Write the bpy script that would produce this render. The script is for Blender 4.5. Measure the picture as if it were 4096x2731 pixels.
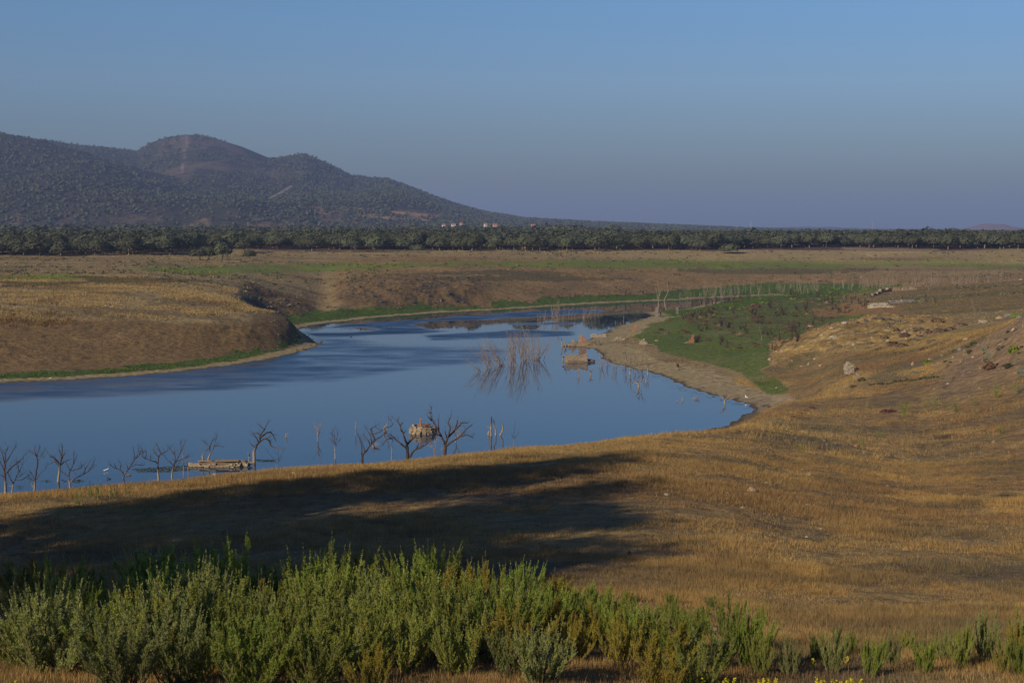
import bpy, math
import numpy as np
from mathutils import Vector

# ------------------------------------------------------------------ camera, sky, sun, exposure
S = bpy.context.scene
for o in list(bpy.data.objects):
    bpy.data.objects.remove(o)
CH = 30.0                                  # eye height above the water
F = 1422.2                                 # focal length in pixels of a 1024 px wide picture
PITCH = math.atan(112.4 / F)
cam_d = bpy.data.cameras.new('camera')
cam_d.lens = 50.0; cam_d.sensor_width = 36.0
cam_d.clip_start = 0.5; cam_d.clip_end = 60000
cam = bpy.data.objects.new('camera', cam_d)
S.collection.objects.link(cam)
cam.location = (0, 0, CH)
cam.rotation_euler = (math.pi / 2 - PITCH, 0, 0)
S.camera = cam

SUN_EL = math.radians(25.0)
SUN_DIR = Vector((-0.69, -0.72, 0)).normalized()          # horizontal direction towards the sun
to_sun = Vector((SUN_DIR.x * math.cos(SUN_EL), SUN_DIR.y * math.cos(SUN_EL), math.sin(SUN_EL)))
sun_d = bpy.data.lights.new('sun', 'SUN')
sun_d.energy = 4.1; sun_d.angle = math.radians(0.53); sun_d.color = (1.0, 0.86, 0.68)
sun = bpy.data.objects.new('sun', sun_d); S.collection.objects.link(sun)
sun.rotation_euler = to_sun.to_track_quat('Z', 'Y').to_euler()
sun.location = (-60, -40, 120)

W = bpy.data.worlds.new('World'); S.world = W; W.use_nodes = True
wt = W.node_tree; wt.nodes.clear()
def wn(t): return wt.nodes.new(t)
wo = wn('ShaderNodeOutputWorld'); wb = wn('ShaderNodeBackground'); sk = wn('ShaderNodeTexSky')
sk.sky_type = 'NISHITA'; sk.sun_disc = False
sk.sun_elevation = SUN_EL; sk.sun_rotation = math.atan2(SUN_DIR.x, SUN_DIR.y)
sk.air_density = 1.0; sk.dust_density = 0.7; sk.ozone_density = 4.0; sk.altitude = 300
# the sky low down is dulled by dust: a tint that depends only on elevation
tc = wn('ShaderNodeTexCoord'); sp = wn('ShaderNodeSeparateXYZ'); cr = wn('ShaderNodeValToRGB'); mx = wn('ShaderNodeMix')
mx.data_type = 'RGBA'; mx.blend_type = 'MULTIPLY'; mx.inputs[0].default_value = 1.0
wt.links.new(tc.outputs['Generated'], sp.inputs[0]); wt.links.new(sp.outputs['Z'], cr.inputs[0])
SKY_RAMP = [(0.0, (0.30, 0.305, 0.33)), (0.045, (0.54, 0.56, 0.63)), (0.10, (0.82, 0.86, 0.98)), (0.157, (0.84, 1.02, 1.18)), (0.24, (0.58, 0.84, 1.25)), (0.36, (0.40, 0.62, 1.08)), (0.75, (0.32, 0.47, 0.74))]
el = cr.color_ramp.elements
el[0].position, el[0].color = SKY_RAMP[0][0], (*SKY_RAMP[0][1], 1)
el[1].position, el[1].color = SKY_RAMP[-1][0], (*SKY_RAMP[-1][1], 1)
for p_, c_ in SKY_RAMP[1:-1]:
    e_ = el.new(p_); e_.color = (*c_, 1)
wt.links.new(sk.outputs[0], mx.inputs[6]); wt.links.new(cr.outputs[0], mx.inputs[7])
wt.links.new(mx.outputs[2], wb.inputs[0]); wb.inputs[1].default_value = 0.075
wt.links.new(wb.outputs[0], wo.inputs[0])

S.view_settings.view_transform = 'Standard'; S.view_settings.look = 'None'
S.view_settings.exposure = 0.0; S.view_settings.gamma = 1.0
HAZE = 0.000095
SHADOW_TREES = [(-46.5, 46, 26, 9, 1, 0.45), (-39.5, 38, 25.5, 8.5, 2, 0.4), (-38.5, 28, 22, 8, 3, 0.45), (-38.5, 53, 28, 8, 4, 0.45), (-54.5, 40, 26, 9, 5, 0.5), (-37.5, 19, 21, 7, 6, 0.55), (-44.5, 32, 24, 8, 7, 0.4), (-36.5, 35, 22, 7, 8, 0.45)]
S.cycles.max_bounces = 6; S.cycles.transparent_max_bounces = 8; S.cycles.volume_bounces = 0

rng = np.random.default_rng(11)

# ------------------------------------------------------------------ helpers
def ray(u, v):
    """direction through the pixel (u, v) of the 1024 x 682 picture; y component is 1"""
    a = (v - 341.4) / F
    dy = math.cos(PITCH) - a * math.sin(PITCH); dz = -math.sin(PITCH) - a * math.cos(PITCH)
    return (u - 512) / F / dy, dz / dy
def zv(y, v): return CH + y * ray(512, v)[1]
def at(u, v, y):
    kx, kz = ray(u, v); return (kx * y, y, CH + kz * y)
def onwater(u, v):
    kx, kz = ray(u, v); y = -CH / kz; return (kx * y, y)
def onwater4(x, y): return onwater(x / 4, y / 4)
def project(x, y, z):
    c, s = math.cos(PITCH), math.sin(PITCH)
    y = np.maximum(y, 8.0)
    d = y * c - (z - CH) * s
    up = y * s + (z - CH) * c
    return 512 + F * x / d, 341.4 - F * up / d

def vnoise(x, y, seed=0):
    """value noise, vectorised, -1..1"""
    x = np.asarray(x, float); y = np.asarray(y, float)
    xi = np.floor(x).astype(np.int64); yi = np.floor(y).astype(np.int64)
    fx = x - xi; fy = y - yi
    fx = fx * fx * (3 - 2 * fx); fy = fy * fy * (3 - 2 * fy)
    def h(a, b):
        n = (a * 374761393 + b * 668265263 + seed * 1442695041) & 0xffffffff
        n = ((n ^ (n >> 13)) * 1274126177) & 0xffffffff
        n = n ^ (n >> 16)
        return (n & 0xffff) / 32767.5 - 1
    return (h(xi, yi) * (1 - fx) + h(xi + 1, yi) * fx) * (1 - fy) + (h(xi, yi + 1) * (1 - fx) + h(xi + 1, yi + 1) * fx) * fy
def fbm(x, y, o=4, seed=0):
    s = 0; a = 1; t = 0
    for i in range(o):
        s = s + a * vnoise(x, y, seed + i * 7); t += a; a *= .5; x = x * 2.03 + 3.1; y = y * 2.03 + 1.7
    return s / t
def inpoly(x, y, poly):
    c = np.zeros(np.shape(x), bool); n = len(poly)
    for i in range(n):
        x1, y1 = poly[i]; x2, y2 = poly[(i + 1) % n]
        if y1 == y2: continue
        m = ((y1 > y) != (y2 > y)) & (x < (x2 - x1) * (y - y1) / (y2 - y1) + x1)
        c ^= m
    return c
def polydist(x, y, poly):
    d = np.full(np.shape(x), 1e12)
    n = len(poly)
    for i in range(n):
        x1, y1 = poly[i]; x2, y2 = poly[(i + 1) % n]
        dx, dy = x2 - x1, y2 - y1; L = dx * dx + dy * dy + 1e-9
        t = np.clip(((x - x1) * dx + (y - y1) * dy) / L, 0, 1)
        d = np.minimum(d, (x - x1 - t * dx) ** 2 + (y - y1 - t * dy) ** 2)
    return np.sqrt(d)
def sstep(a, b, x):
    t = np.clip((x - a) / (b - a), 0, 1); return t * t * (3 - 2 * t)
def pchip(xk, yk, x):
    h = np.diff(xk); d = np.diff(yk) / h; m = np.zeros(len(xk))
    m[1:-1] = np.where(d[:-1] * d[1:] > 0, 2 * d[:-1] * d[1:] / (d[:-1] + d[1:] + 1e-12 * np.sign(d[:-1] + d[1:] + 1e-30)), 0)
    m[0] = d[0]; m[-1] = d[-1]
    i = np.clip(np.searchsorted(xk, x) - 1, 0, len(h) - 1)
    t = (x - xk[i]) / h[i]
    return ((2*t**3-3*t**2+1)*yk[i] + (t**3-2*t**2+t)*h[i]*m[i] + (-2*t**3+3*t**2)*yk[i+1] + (t**3-t**2)*h[i]*m[i+1])

def mesh_from(name, V, Fc, smooth=False, col=None, cname='Col'):
    """V (n,3), Fc (m,k) index array with constant k, or list of arrays"""
    me = bpy.data.meshes.new(name)
    V = np.ascontiguousarray(V, dtype=np.float32)
    if isinstance(Fc, np.ndarray): Fc = [Fc]
    Fc = [f for f in Fc if len(f)]
    loops = np.concatenate([f.ravel() for f in Fc]).astype(np.int32)
    tot = np.concatenate([np.full(len(f), f.shape[1]) for f in Fc]).astype(np.int32)
    st = np.concatenate([[0], np.cumsum(tot)[:-1]]).astype(np.int32)
    me.vertices.add(len(V)); me.vertices.foreach_set('co', V.ravel())
    me.loops.add(len(loops)); me.loops.foreach_set('vertex_index', loops)
    me.polygons.add(len(tot)); me.polygons.foreach_set('loop_start', st); me.polygons.foreach_set('loop_total', tot)
    me.polygons.foreach_set('use_smooth', np.full(len(tot), smooth))
    if col is not None:
        a = me.color_attributes.new(cname, 'FLOAT_COLOR', 'POINT')
        c = np.ones((len(V), 4), np.float32); c[:, :col.shape[1]] = col
        a.data.foreach_set('color', c.ravel())
    me.update(calc_edges=True); me.validate(clean_customdata=False)
    return me
def link(name, me, mat=None, parent=None):
    o = bpy.data.objects.new(name, me); S.collection.objects.link(o)
    if mat is not None and me is not None and not me.materials: me.materials.append(mat)
    if parent is not None: o.parent = parent
    return o
def tag(o, label=None, cat=None, group=None, kind=None):
    if label: o['label'] = label
    if cat: o['category'] = cat
    if group: o['group'] = group
    if kind: o['kind'] = kind
    return o
def empty(name, loc, rz=0, **k):
    o = bpy.data.objects.new(name, None); S.collection.objects.link(o)
    o.location = loc; o.rotation_euler = (0, 0, rz); o.empty_display_size = .3
    return tag(o, **k)
def copy_tree(o, parent=None):
    c = o.copy(); S.collection.objects.link(c)
    if parent is not None: c.parent = parent
    for ch in list(o.children): copy_tree(ch, c)
    return c

class MB:
    """collects vertices and faces for one mesh"""
    def __init__(s): s.V = []; s.F3 = []; s.F4 = []; s.n = 0
    def add(s, V, F3=None, F4=None):
        V = np.asarray(V, float)
        if F3 is not None and len(F3): s.F3.append(np.asarray(F3) + s.n)
        if F4 is not None and len(F4): s.F4.append(np.asarray(F4) + s.n)
        s.V.append(V); s.n += len(V)
    def tube(s, P, R, k=6, cap=True):
        P = np.asarray(P, float); R = np.broadcast_to(np.asarray(R, float), (len(P),))
        T = np.gradient(P, axis=0); T /= np.linalg.norm(T, axis=1)[:, None] + 1e-9
        ref = np.array([0.31, 0.2, 0.93]) if abs(T[:, 2]).mean() < .8 else np.array([1, 0.1, 0.05])
        A = np.cross(T, ref); A /= np.linalg.norm(A, axis=1)[:, None] + 1e-9
        B = np.cross(T, A)
        th = np.arange(k) / k * 2 * math.pi
        V = P[:, None] + R[:, None, None] * (A[:, None] * np.cos(th)[None, :, None] + B[:, None] * np.sin(th)[None, :, None])
        n = len(P); i = np.arange(n - 1)[:, None] * k; j = np.arange(k)[None]; j2 = (j + 1) % k
        Q = np.stack([i + j, i + j2, i + k + j2, i + k + j], -1).reshape(-1, 4)
        V = V.reshape(-1, 3); F3 = []
        if cap:
            V = np.vstack([V, P[0], P[-1]]); a, b = n * k, n * k + 1
            for q in range(k):
                F3.append((a, (q + 1) % k, q)); F3.append((b, (n - 1) * k + q, (n - 1) * k + (q + 1) % k))
        s.add(V, F3, Q)
    def build(s, name, mat, parent=None, smooth=False):
        V = np.vstack(s.V); fs = []
        if s.F4: fs.append(np.vstack(s.F4))
        if s.F3: fs.append(np.vstack(s.F3))
        return link(name, mesh_from(name, V, fs, smooth), mat, parent)
    def mesh(s, name, mat, smooth=False):
        V = np.vstack(s.V); fs = []
        if s.F4: fs.append(np.vstack(s.F4))
        if s.F3: fs.append(np.vstack(s.F3))
        me = mesh_from(name, V, fs, smooth); me.materials.append(mat); return me

# ------------------------------------------------------------------ materials
class NT:
    def __init__(s, name):
        s.m = bpy.data.materials.new(name); s.m.use_nodes = True; s.t = s.m.node_tree; s.t.nodes.clear()
        s.out = s.t.nodes.new('ShaderNodeOutputMaterial'); s.b = s.t.nodes.new('ShaderNodeBsdfPrincipled')
        s.t.links.new(s.b.outputs[0], s.out.inputs[0])
        s.b.inputs['Specular IOR Level'].default_value = 0.15
        s.b.inputs['Roughness'].default_value = 0.9
    def n(s, t, **k):
        a = s.t.nodes.new(t)
        for q, v in k.items(): setattr(a, q, v)
        return a
    def l(s, a, b): s.t.links.new(a, b)
    def noise(s, scale, detail=4, vec=None, rough=.55):
        a = s.n('ShaderNodeTexNoise'); a.inputs['Scale'].default_value = scale; a.inputs['Detail'].default_value = detail; a.inputs['Roughness'].default_value = rough
        if vec is not None: s.l(vec, a.inputs['Vector'])
        return a
    def ramp(s, fac, stops):
        r = s.n('ShaderNodeValToRGB'); e = r.color_ramp.elements
        e[0].position, e[0].color = stops[0][0], (*stops[0][1], 1); e[1].position, e[1].color = stops[-1][0], (*stops[-1][1], 1)
        for p, c in stops[1:-1]:
            q = e.new(p); q.color = (*c, 1)
        s.l(fac, r.inputs[0]); return r.outputs[0]
    def mix(s, fac, a, b, mode='MIX'):
        x = s.n('ShaderNodeMix', data_type='RGBA', blend_type=mode)
        for sock, val in ((x.inputs[0], fac), (x.inputs[6], a), (x.inputs[7], b)):
            if hasattr(val, 'links'): s.l(val, sock)
            elif isinstance(val, (int, float)): sock.default_value = val
            else: sock.default_value = (*val, 1)
        return x.outputs[2]
    def bump(s, h, strength, dist):
        b = s.n('ShaderNodeBump'); b.inputs['Strength'].default_value = strength; b.inputs['Distance'].default_value = dist
        s.l(h, b.inputs['Height']); s.l(b.outputs[0], s.b.inputs['Normal']); return b
    def col(s, c):
        if hasattr(c, 'links'): s.l(c, s.b.inputs['Base Color'])
        else: s.b.inputs['Base Color'].default_value = (*c, 1)
        return s
def mixed(name, c1, c2, scale, c3=None, bump=0, coord='Object', rough=.9, trans=0, vary=0):
    m = NT(name); tc = m.n('ShaderNodeTexCoord')
    nz = m.noise(scale, 5, tc.outputs[coord])
    st = [(0.3, c1), (0.7, c2)] if c3 is None else [(0.28, c1), (0.5, c2), (0.72, c3)]
    c = m.ramp(nz.outputs[0], st)
    if vary:
        oi = m.n('ShaderNodeObjectInfo'); h = m.n('ShaderNodeHueSaturation')
        mr = m.n('ShaderNodeMapRange'); mr.inputs[3].default_value = 1 - vary; mr.inputs[4].default_value = 1 + vary
        m.l(oi.outputs['Random'], mr.inputs[0]); m.l(mr.outputs[0], h.inputs['Value'])
        mr2 = m.n('ShaderNodeMapRange'); mr2.inputs[3].default_value = 0.5 - vary * .06; mr2.inputs[4].default_value = 0.5 + vary * .06
        m.l(oi.outputs['Random'], mr2.inputs[0]); m.l(mr2.outputs[0], h.inputs['Hue']); m.l(c, h.inputs['Color']); c = h.outputs[0]
    m.col(c); m.b.inputs['Roughness'].default_value = rough
    if bump: m.bump(nz.outputs[0], .8, bump)
    if trans:
        tr = m.n('ShaderNodeBsdfTranslucent'); ms = m.n('ShaderNodeMixShader'); ms.inputs[0].default_value = trans
        m.l(c, tr.inputs[0]); m.l(m.b.outputs[0], ms.inputs[1]); m.l(tr.outputs[0], ms.inputs[2]); m.l(ms.outputs[0], m.out.inputs[0])
    return m.m
# ------------------------------------------------------------------ the lie of the land
shore_px = [(3018,1634),(2990,1616),(2960,1608),(2870,1585),(2800,1565),(2740,1545),(2680,1515),(2640,1500),(2560,1480),(2490,1462),(2450,1455),(2415,1432),(2395,1408),
            (2375,1392),(2300,1386),(2272,1384),(2290,1372),(2335,1362),(2400,1346),(2432,1325),(2455,1309),(2510,1293),(2580,1272),(2622,1262),(2565,1250),(2620,1244),(2700,1241),(2770,1229),(2850,1208),
            (2930,1199),(3050,1190),(3150,1183),(3160,1181),(3040,1183),(2930,1189),(2800,1195),(2732,1200),(2560,1207),(2400,1214),(2200,1227),(2000,1239),(1800,1249),
            (1600,1263),(1480,1274),(1366,1287),(1280,1296),(1215,1308),(1196,1320),(1232,1345),(1268,1366),(1284,1375),(1255,1390),(1200,1407),(1080,1436),(950,1458),(820,1474),(700,1489),(520,1504),
            (350,1515),(170,1524),(0,1531),(-200,1540),(-500,1545),(-900,1540)]
SHORE = [onwater4(*p) for p in shore_px]
near_shore = [(-230, 150), (-100, 148), (-53, 147), (-30, 158), (-12, 170), (0, 182), (12, 192), (22, 203), (30.3, 213)]
SHORE_ALL = SHORE + near_shore + [onwater4(2905,1705), onwater4(2925,1692), onwater4(2960,1670), onwater4(2995,1650)]

# per column of the picture: sixteen (distance, height) knots
def P(*a): return list(a)
tail = [(826,17.8),(1150,19.2),(1750,23.5),(2700,21.5),(15000,20)]
tailR = [(826,17.8),(1150,17.9),(1750,17.5),(2700,17.5),(15000,19)]
kn = {
 -200:[(0,28.3),(30,20.6),(60,zv(60,588)),(80,zv(80,508)),(138,1),(200,-2),(270,0),(310,7),(330,10),(365,12.5),(446,14),(560,15.2),(700,16.6)]+tail,
 0:  [(0,28.3),(30,20.4),(60,zv(60,578)),(85,zv(85,493)),(140,1),(220,-2),(286,0),(326,8),(345,10.5),(370,12.4),(446,14),(560,15),(700,16.5)]+tail,
 150:[(0,28.3),(30,20.3),(60,zv(60,572)),(90,zv(90,480)),(144,1),(230,-2),(309,0),(345,7.5),(365,10),(395,12.3),(470,14),(570,15),(700,16.3)]+tail,
 240:[(0,28.3),(30,20.3),(60,zv(60,569)),(92,zv(92,470)),(148,1),(238,-2),(330,0),(355,7),(372,9),(398,9.9),(440,9.8),(510,11.5),(695,15.4)]+tail,
 270:[(0,28.3),(30,20.3),(60,zv(60,568)),(93,zv(93,468)),(150,1),(240,-2),(342,0),(366,6.2),(384,7.7),(415,5),(455,4),(500,7.4),(690,14.5)]+tail,
 300:[(0,28.3),(30,20.3),(60,zv(60,566)),(95,zv(95,466)),(155,1),(245,-2),(360,0),(375,3.9),(384,4.7),(402,2.0),(440,.8),(492,4.2),(690,13.5)]+tail,
 322:[(0,28.3),(30,20.3),(60,zv(60,565)),(96,zv(96,464.5)),(157,1),(250,-2),(375,0),(380,.7),(390,-1),(430,-1),(468,.6),(505,1.8),(690,13.2)]+tail,
 350:[(0,28.3),(30,20.3),(60,zv(60,565)),(97,zv(97,463)),(160,1),(260,-2),(380,-2),(395,-2),(420,-1),(480,0.2),(522,6),(570,9),(690,13.5)]+tail,
 400:[(0,28.3),(30,20.3),(60,zv(60,563)),(100,zv(100,460)),(168,1),(280,-2),(390,-2),(420,-2),(450,-1),(500,0.4),(535,8.2),(580,11.6),(700,15)]+tail,
 470:[(0,28.3),(30,20.3),(60,zv(60,562)),(103,zv(103,455)),(178,1),(290,-2),(395,-2),(430,-2),(460,-1),(525,0.6),(560,7.6),(605,11.3),(710,15)]+tail,
 512:[(0,28.3),(30,20.3),(60,zv(60,561)),(105,zv(105,452)),(186,1),(300,-2),(400,-2),(440,-2),(480,-1),(540,0.8),(580,6.6),(630,11),(735,15)]+tail,
 580:[(0,28.3),(30,20.3),(60,zv(60,562)),(108,zv(108,445.5)),(192,.7),(290,-1),(360,-1),(420,-1),(500,-.5),(568,0.8),(610,5.6),(660,11),(750,14.8)]+tail,
 640:[(0,28.3),(30,20.2),(60,zv(60,563)),(113,zv(113,438)),(198,.7),(270,-1),(310,.6),(360,1),(430,1.6),(520,1),(622,2.5),(665,7),(750,13.4)]+tailR,
 720:[(0,28.3),(30,20.2),(60,zv(60,566)),(128,zv(128,430.5)),(202,.9),(240,.3),(270,.8),(330,1.2),(420,1.6),(520,1.2),(640,2.4),(695,6.8),(758,12)]+tailR,
 757:[(0,28.3),(30,20.2),(60,zv(60,568)),(140,zv(140,425)),(214,2.2),(245,.8),(270,1.4),(330,1.8),(430,2),(530,1.6),(640,2.3),(695,6.3),(758,11.8)]+tailR,
 768:[(0,28.3),(30,20.2),(60,zv(60,569)),(143,zv(143,424)),(220,3.2),(262,1.4),(292,2.2),(312,2.6),(345,2.0),(530,1.6),(640,2.3),(695,6.2),(758,11.8)]+tailR,
 778:[(0,28.3),(30,20.2),(60,zv(60,570)),(146,zv(146,424)),(225,3.9),(270,1.6),(294,2.6),(322,zv(322,352)),(352,1.9),(530,1.6),(640,2.3),(695,6.2),(758,11.8)]+tailR,
 793:[(0,28.3),(30,20.2),(60,zv(60,571)),(150,zv(150,424)),(225,4.6),(274,2.0),(298,3.2),(326,zv(326,342)),(362,1.9),(530,1.6),(640,2.3),(695,6.1),(758,11.7)]+tailR,
 813:[(0,28.3),(30,20.2),(60,zv(60,572)),(152,zv(152,424)),(225,zv(225,389)),(272,3.0),(300,4.0),(330,zv(330,330)),(374,2.2),(530,1.8),(640,2.3),(695,6),(758,11.6)]+tailR,
 842:[(0,28.3),(30,20.2),(60,zv(60,574)),(155,zv(155,424)),(222,zv(222,383)),(265,zv(265,360)),(300,6.2),(333,zv(333,322.5)),(385,3.5),(530,2.4),(640,2.2),(695,5.9),(758,11.5)]+tailR,
 875:[(0,28.3),(30,20.2),(60,zv(60,575)),(158,zv(158,423)),(218,zv(218,379)),(258,zv(258,357)),(302,zv(302,336)),(338,zv(338,317)),(395,4.6),(500,zv(500,298)),(560,zv(560,291)),(640,3),(750,10.5)]+tailR,
 930:[(0,28.3),(30,20.2),(60,zv(60,577)),(155,zv(155,425)),(205,zv(205,377)),(245,zv(245,350)),(300,zv(300,330)),(345,zv(345,318)),(400,zv(400,311)),(480,zv(480,301)),(560,zv(560,288)),(640,4),(750,10.5)]+tailR,
 975:[(0,28.3),(30,20.2),(60,zv(60,578)),(145,zv(145,430)),(190,zv(190,375)),(222,zv(222,342)),(275,zv(275,331)),(345,zv(345,317)),(410,zv(410,306)),(480,zv(480,297)),(560,zv(560,285)),(640,4.5),(750,10.5)]+tailR,
 1024:[(0,28.3),(30,20.2),(60,zv(60,579)),(140,zv(140,430)),(178,zv(178,372)),(206,zv(206,321)),(275,12.2),(345,zv(345,313)),(410,zv(410,304)),(480,zv(480,294)),(560,zv(560,281.5)),(640,5),(750,10.5)]+tailR,
 1250:[(0,28.3),(30,20.4),(60,zv(60,570)),(130,zv(130,420)),(170,zv(170,355)),(200,zv(200,300)),(275,16),(345,15),(410,14),(480,14),(560,zv(560,276)),(640,7),(750,12)]+tailR,
}
UK = sorted(kn); KN = np.array([kn[u] for u in UK], float)            # (cols, 18, 2)
DU = np.arange(-1400, 2424, 3.0)
Yt = np.concatenate([np.linspace(-45, 20, 14), np.arange(21, 60, 1.0), np.arange(60, 900, 2.0), np.geomspace(900, 15000, 90)])
KD = np.empty((len(DU),) + KN.shape[1:])
for a in range(KN.shape[1]):
    for b in range(2):
        vals = np.interp(DU, UK, KN[:, a, b])
        k_ = np.exp(-0.5 * (np.arange(-12, 13) * 3 / 7.0) ** 2); k_ /= k_.sum()
        KD[:, a, b] = np.convolve(np.pad(vals, 12, mode='edge'), k_, 'valid')
KD[:, 3, 1] -= .45                                                   # the grass stands on top of this crest
ZT = np.array([pchip(KD[i, :, 0], KD[i, :, 1], np.maximum(Yt, 0)) for i in range(len(DU))])
ZT[:, Yt < 0] = 28.3

def ueff(x, y): return 512 + F * x / np.maximum(y, 25)
def base_h(x, y):
    u = np.clip((ueff(x, y) - DU[0]) / 3.0, 0, len(DU) - 1.001); i = u.astype(int); fu = u - i
    j = np.clip(np.searchsorted(Yt, y) - 1, 0, len(Yt) - 2); fy = np.clip((y - Yt[j]) / (Yt[j + 1] - Yt[j]), 0, 1)
    return (ZT[i, j] * (1 - fu) + ZT[i + 1, j] * fu) * (1 - fy) + (ZT[i, j + 1] * (1 - fu) + ZT[i + 1, j + 1] * fu) * fy
BBX = (min(p[0] for p in SHORE_ALL) - 60, max(p[0] for p in SHORE_ALL) + 60)
def shore_sd(x, y):
    """distance to the shoreline, negative on the water side"""
    d = np.full(x.shape, 999.0)
    m = (y > 90) & (y < 900) & (x > BBX[0]) & (x < BBX[1])
    xx, yy = x[m], y[m]
    dd = polydist(xx, yy, SHORE_ALL); ins = inpoly(xx, yy, SHORE_ALL)
    wob = .9 * vnoise(xx * .35, yy * .35, 5) + .5 * vnoise(xx * 1.1, yy * .9, 6)
    d[m] = np.where(ins, -dd, dd) + wob * np.clip(yy / 400, .4, 1.6)
    return d
def rockiness(u, y, x):
    """0..1, where the ground is bare and broken"""
    r = sstep(330, 345, u) * sstep(500, 470, u) * sstep(500, 515, y) * sstep(600, 575, y)
    r = np.maximum(r, sstep(232, 250, u) * sstep(322, 305, u) * sstep(425, 445, y) * sstep(520, 505, y))
    r = np.maximum(r, sstep(765, 785, u) * sstep(985, 900, u) * sstep(276, 290, y) * sstep(365, 345, y))
    r = np.maximum(r, .8 * sstep(925, 965, u) * sstep(165, 190, y) * sstep(225, 210, y))
    r = np.maximum(r, .5 * sstep(240, 270, u) * sstep(330, 310, u) * sstep(338, 345, y) * sstep(385, 370, y))
    return r
def height(x, y, full=False):
    x = np.atleast_1d(np.asarray(x, float)); y = np.atleast_1d(np.asarray(y, float))
    u = ueff(x, y); h = base_h(x, y); sd = shore_sd(x, y); rk = rockiness(u, y, x)
    a = sstep(60, 130, y)
    n = .22 * fbm(x / 9, y / 9, 3, 1) * (.5 + .5 * a) + .13 * fbm(x / 2.1, y / 1.5, 3, 2)
    n += 1.0 * fbm(x / 60, y / 60, 2, 3) * sstep(330, 480, y) * sstep(2, 40, sd)
    n += 1.2 * fbm(x / 34, y / 18, 4, 12) * sstep(560, 640, y) * sstep(830, 760, y) * sstep(8, 40, sd)
    n += rk * (1.1 * fbm(x / 6, y / 9, 4, 4) + .5 * np.abs(fbm(x / 2.1, y / 3.0, 2, 9)))
    # runnels down the point of the left bank
    run = sstep(235, 270, u) * sstep(322, 300, u) * sstep(335, 345, y) * sstep(372, 362, y)
    n += -.5 * run * np.maximum(0, vnoise(x / 2.3 + y / 20, y / 60, 44))
    n *= np.where(sd < 30, .25 + .75 * sstep(1, 25, sd), 1)
    h = h + n
    sh = np.where(sd > 0, .045 * sd + .03 * vnoise(x, y, 8), np.maximum(sd * .12, -2.5))
    wdt = np.where(y < 250, 7, np.where(y < 400, 13, 11))
    near = (ueff(x, y) < 745) & (y < 225)
    wdt = np.where(y < 402, wdt - 17 * sstep(215, 285, u) * sstep(400, 330, u), wdt); b = np.where(near, sstep(0, 10, sd), sstep(1, wdt + 12, sd))
    hm = np.where(sd > 0, np.maximum(sh, .05) * (1 - b) + np.maximum(h, .045 * np.minimum(sd, 20)) * b, sh)
    h = np.where(sd < 900, hm, h)
    return (h, sd, rk, u) if full else h

# ground sheet
ss = np.concatenate([np.linspace(-1.15, -.44, 60, endpoint=False), np.linspace(-.44, .44, 760, endpoint=False), np.linspace(.44, 1.15, 60)])
yy = [-44.0]
while yy[-1] < 15000:
    q = yy[-1]
    yy.append(q + (2.0 if q < 20 else max(.32, q * .0085) if q < 250 else q * .0052 if q < 700 else q * .009 if q < 1000 else q * .03))
yy = np.array(yy)
GY, GS = np.meshgrid(yy, ss, indexing='ij'); GX = GS * (GY + 60 * np.exp(-np.maximum(GY, 0) / 60))
gx, gy = GX.ravel(), GY.ravel()
gz, gsd, grk, gu = height(gx, gy, True)

def L(*c): return np.array(c)
pu, pv = project(gx, gy, gz)
n1 = fbm(gx / 7, gy / 7, 4, 21); n2 = fbm(gx / 30, gy / 22, 4, 22); n3 = fbm(gx / 1.8, gy / 1.8, 3, 23); ns = fbm(gx / 70, gy / 9, 4, 24); nf = fbm(gx / 22, gy / 5, 3, 25)
C = np.empty((len(gx), 3)); C[:] = L(.265, .19, .105)                 # far plain
def lay(mask, colr, amt=1.0):
    global C
    m = np.clip(mask * amt, 0, 1)[:, None]; C = C * (1 - m) + np.asarray(colr) * m
lay(sstep(-.1, .5, ns), (.32, .235, .13), .7); lay(sstep(.05, .55, -ns), (.17, .105, .065), .7)
# dry grass of the near hill
nearm = sstep(300, 262, gy) * np.where(pu > 735, 1, sstep(232, 225, gy))
lay(nearm, (.345, .232, .09)); lay(nearm * sstep(.0, .45, n2), (.25, .16, .07), .8); lay(nearm * sstep(.1, .5, -n2 + .3 * n3), (.38, .265, .10), .8); lay(nearm * sstep(.1, .4, nf), (.19, .14, .07), .7); lay(nearm * sstep(740, 800, pu) * sstep(.1, .45, n1 - n2 * .5), (.16, .135, .075), .7); lay(nearm * sstep(740, 800, pu) * sstep(.25, .5, -n1 + n3 * .4), (.44, .29, .10), .8)
lay(nearm * sstep(.25, .5, n3 * .6 + n1 * .6), (.17, .11, .06), .6)
# grass and bare lower slope of the left bank
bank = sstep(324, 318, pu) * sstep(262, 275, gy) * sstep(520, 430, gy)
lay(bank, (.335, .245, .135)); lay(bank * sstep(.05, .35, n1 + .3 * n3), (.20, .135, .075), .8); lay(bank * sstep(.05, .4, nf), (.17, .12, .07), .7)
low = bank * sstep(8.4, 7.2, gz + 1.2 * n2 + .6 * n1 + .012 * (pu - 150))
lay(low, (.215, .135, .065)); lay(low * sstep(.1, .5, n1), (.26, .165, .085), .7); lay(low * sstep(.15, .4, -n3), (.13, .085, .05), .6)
# middle bank on the far side
mid = sstep(325, 345, pu) * sstep(490, 510, gy) * sstep(740, 690, gy)
lay(mid, (.27, .172, .085)); lay(mid * sstep(.0, .5, n2), (.21, .14, .076), .7); lay(mid * sstep(.2, .5, nf), (.33, .22, .12), .6); lay(mid * sstep(.15, .4, n1 + .4 * n3), (.17, .12, .06), .5)
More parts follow.
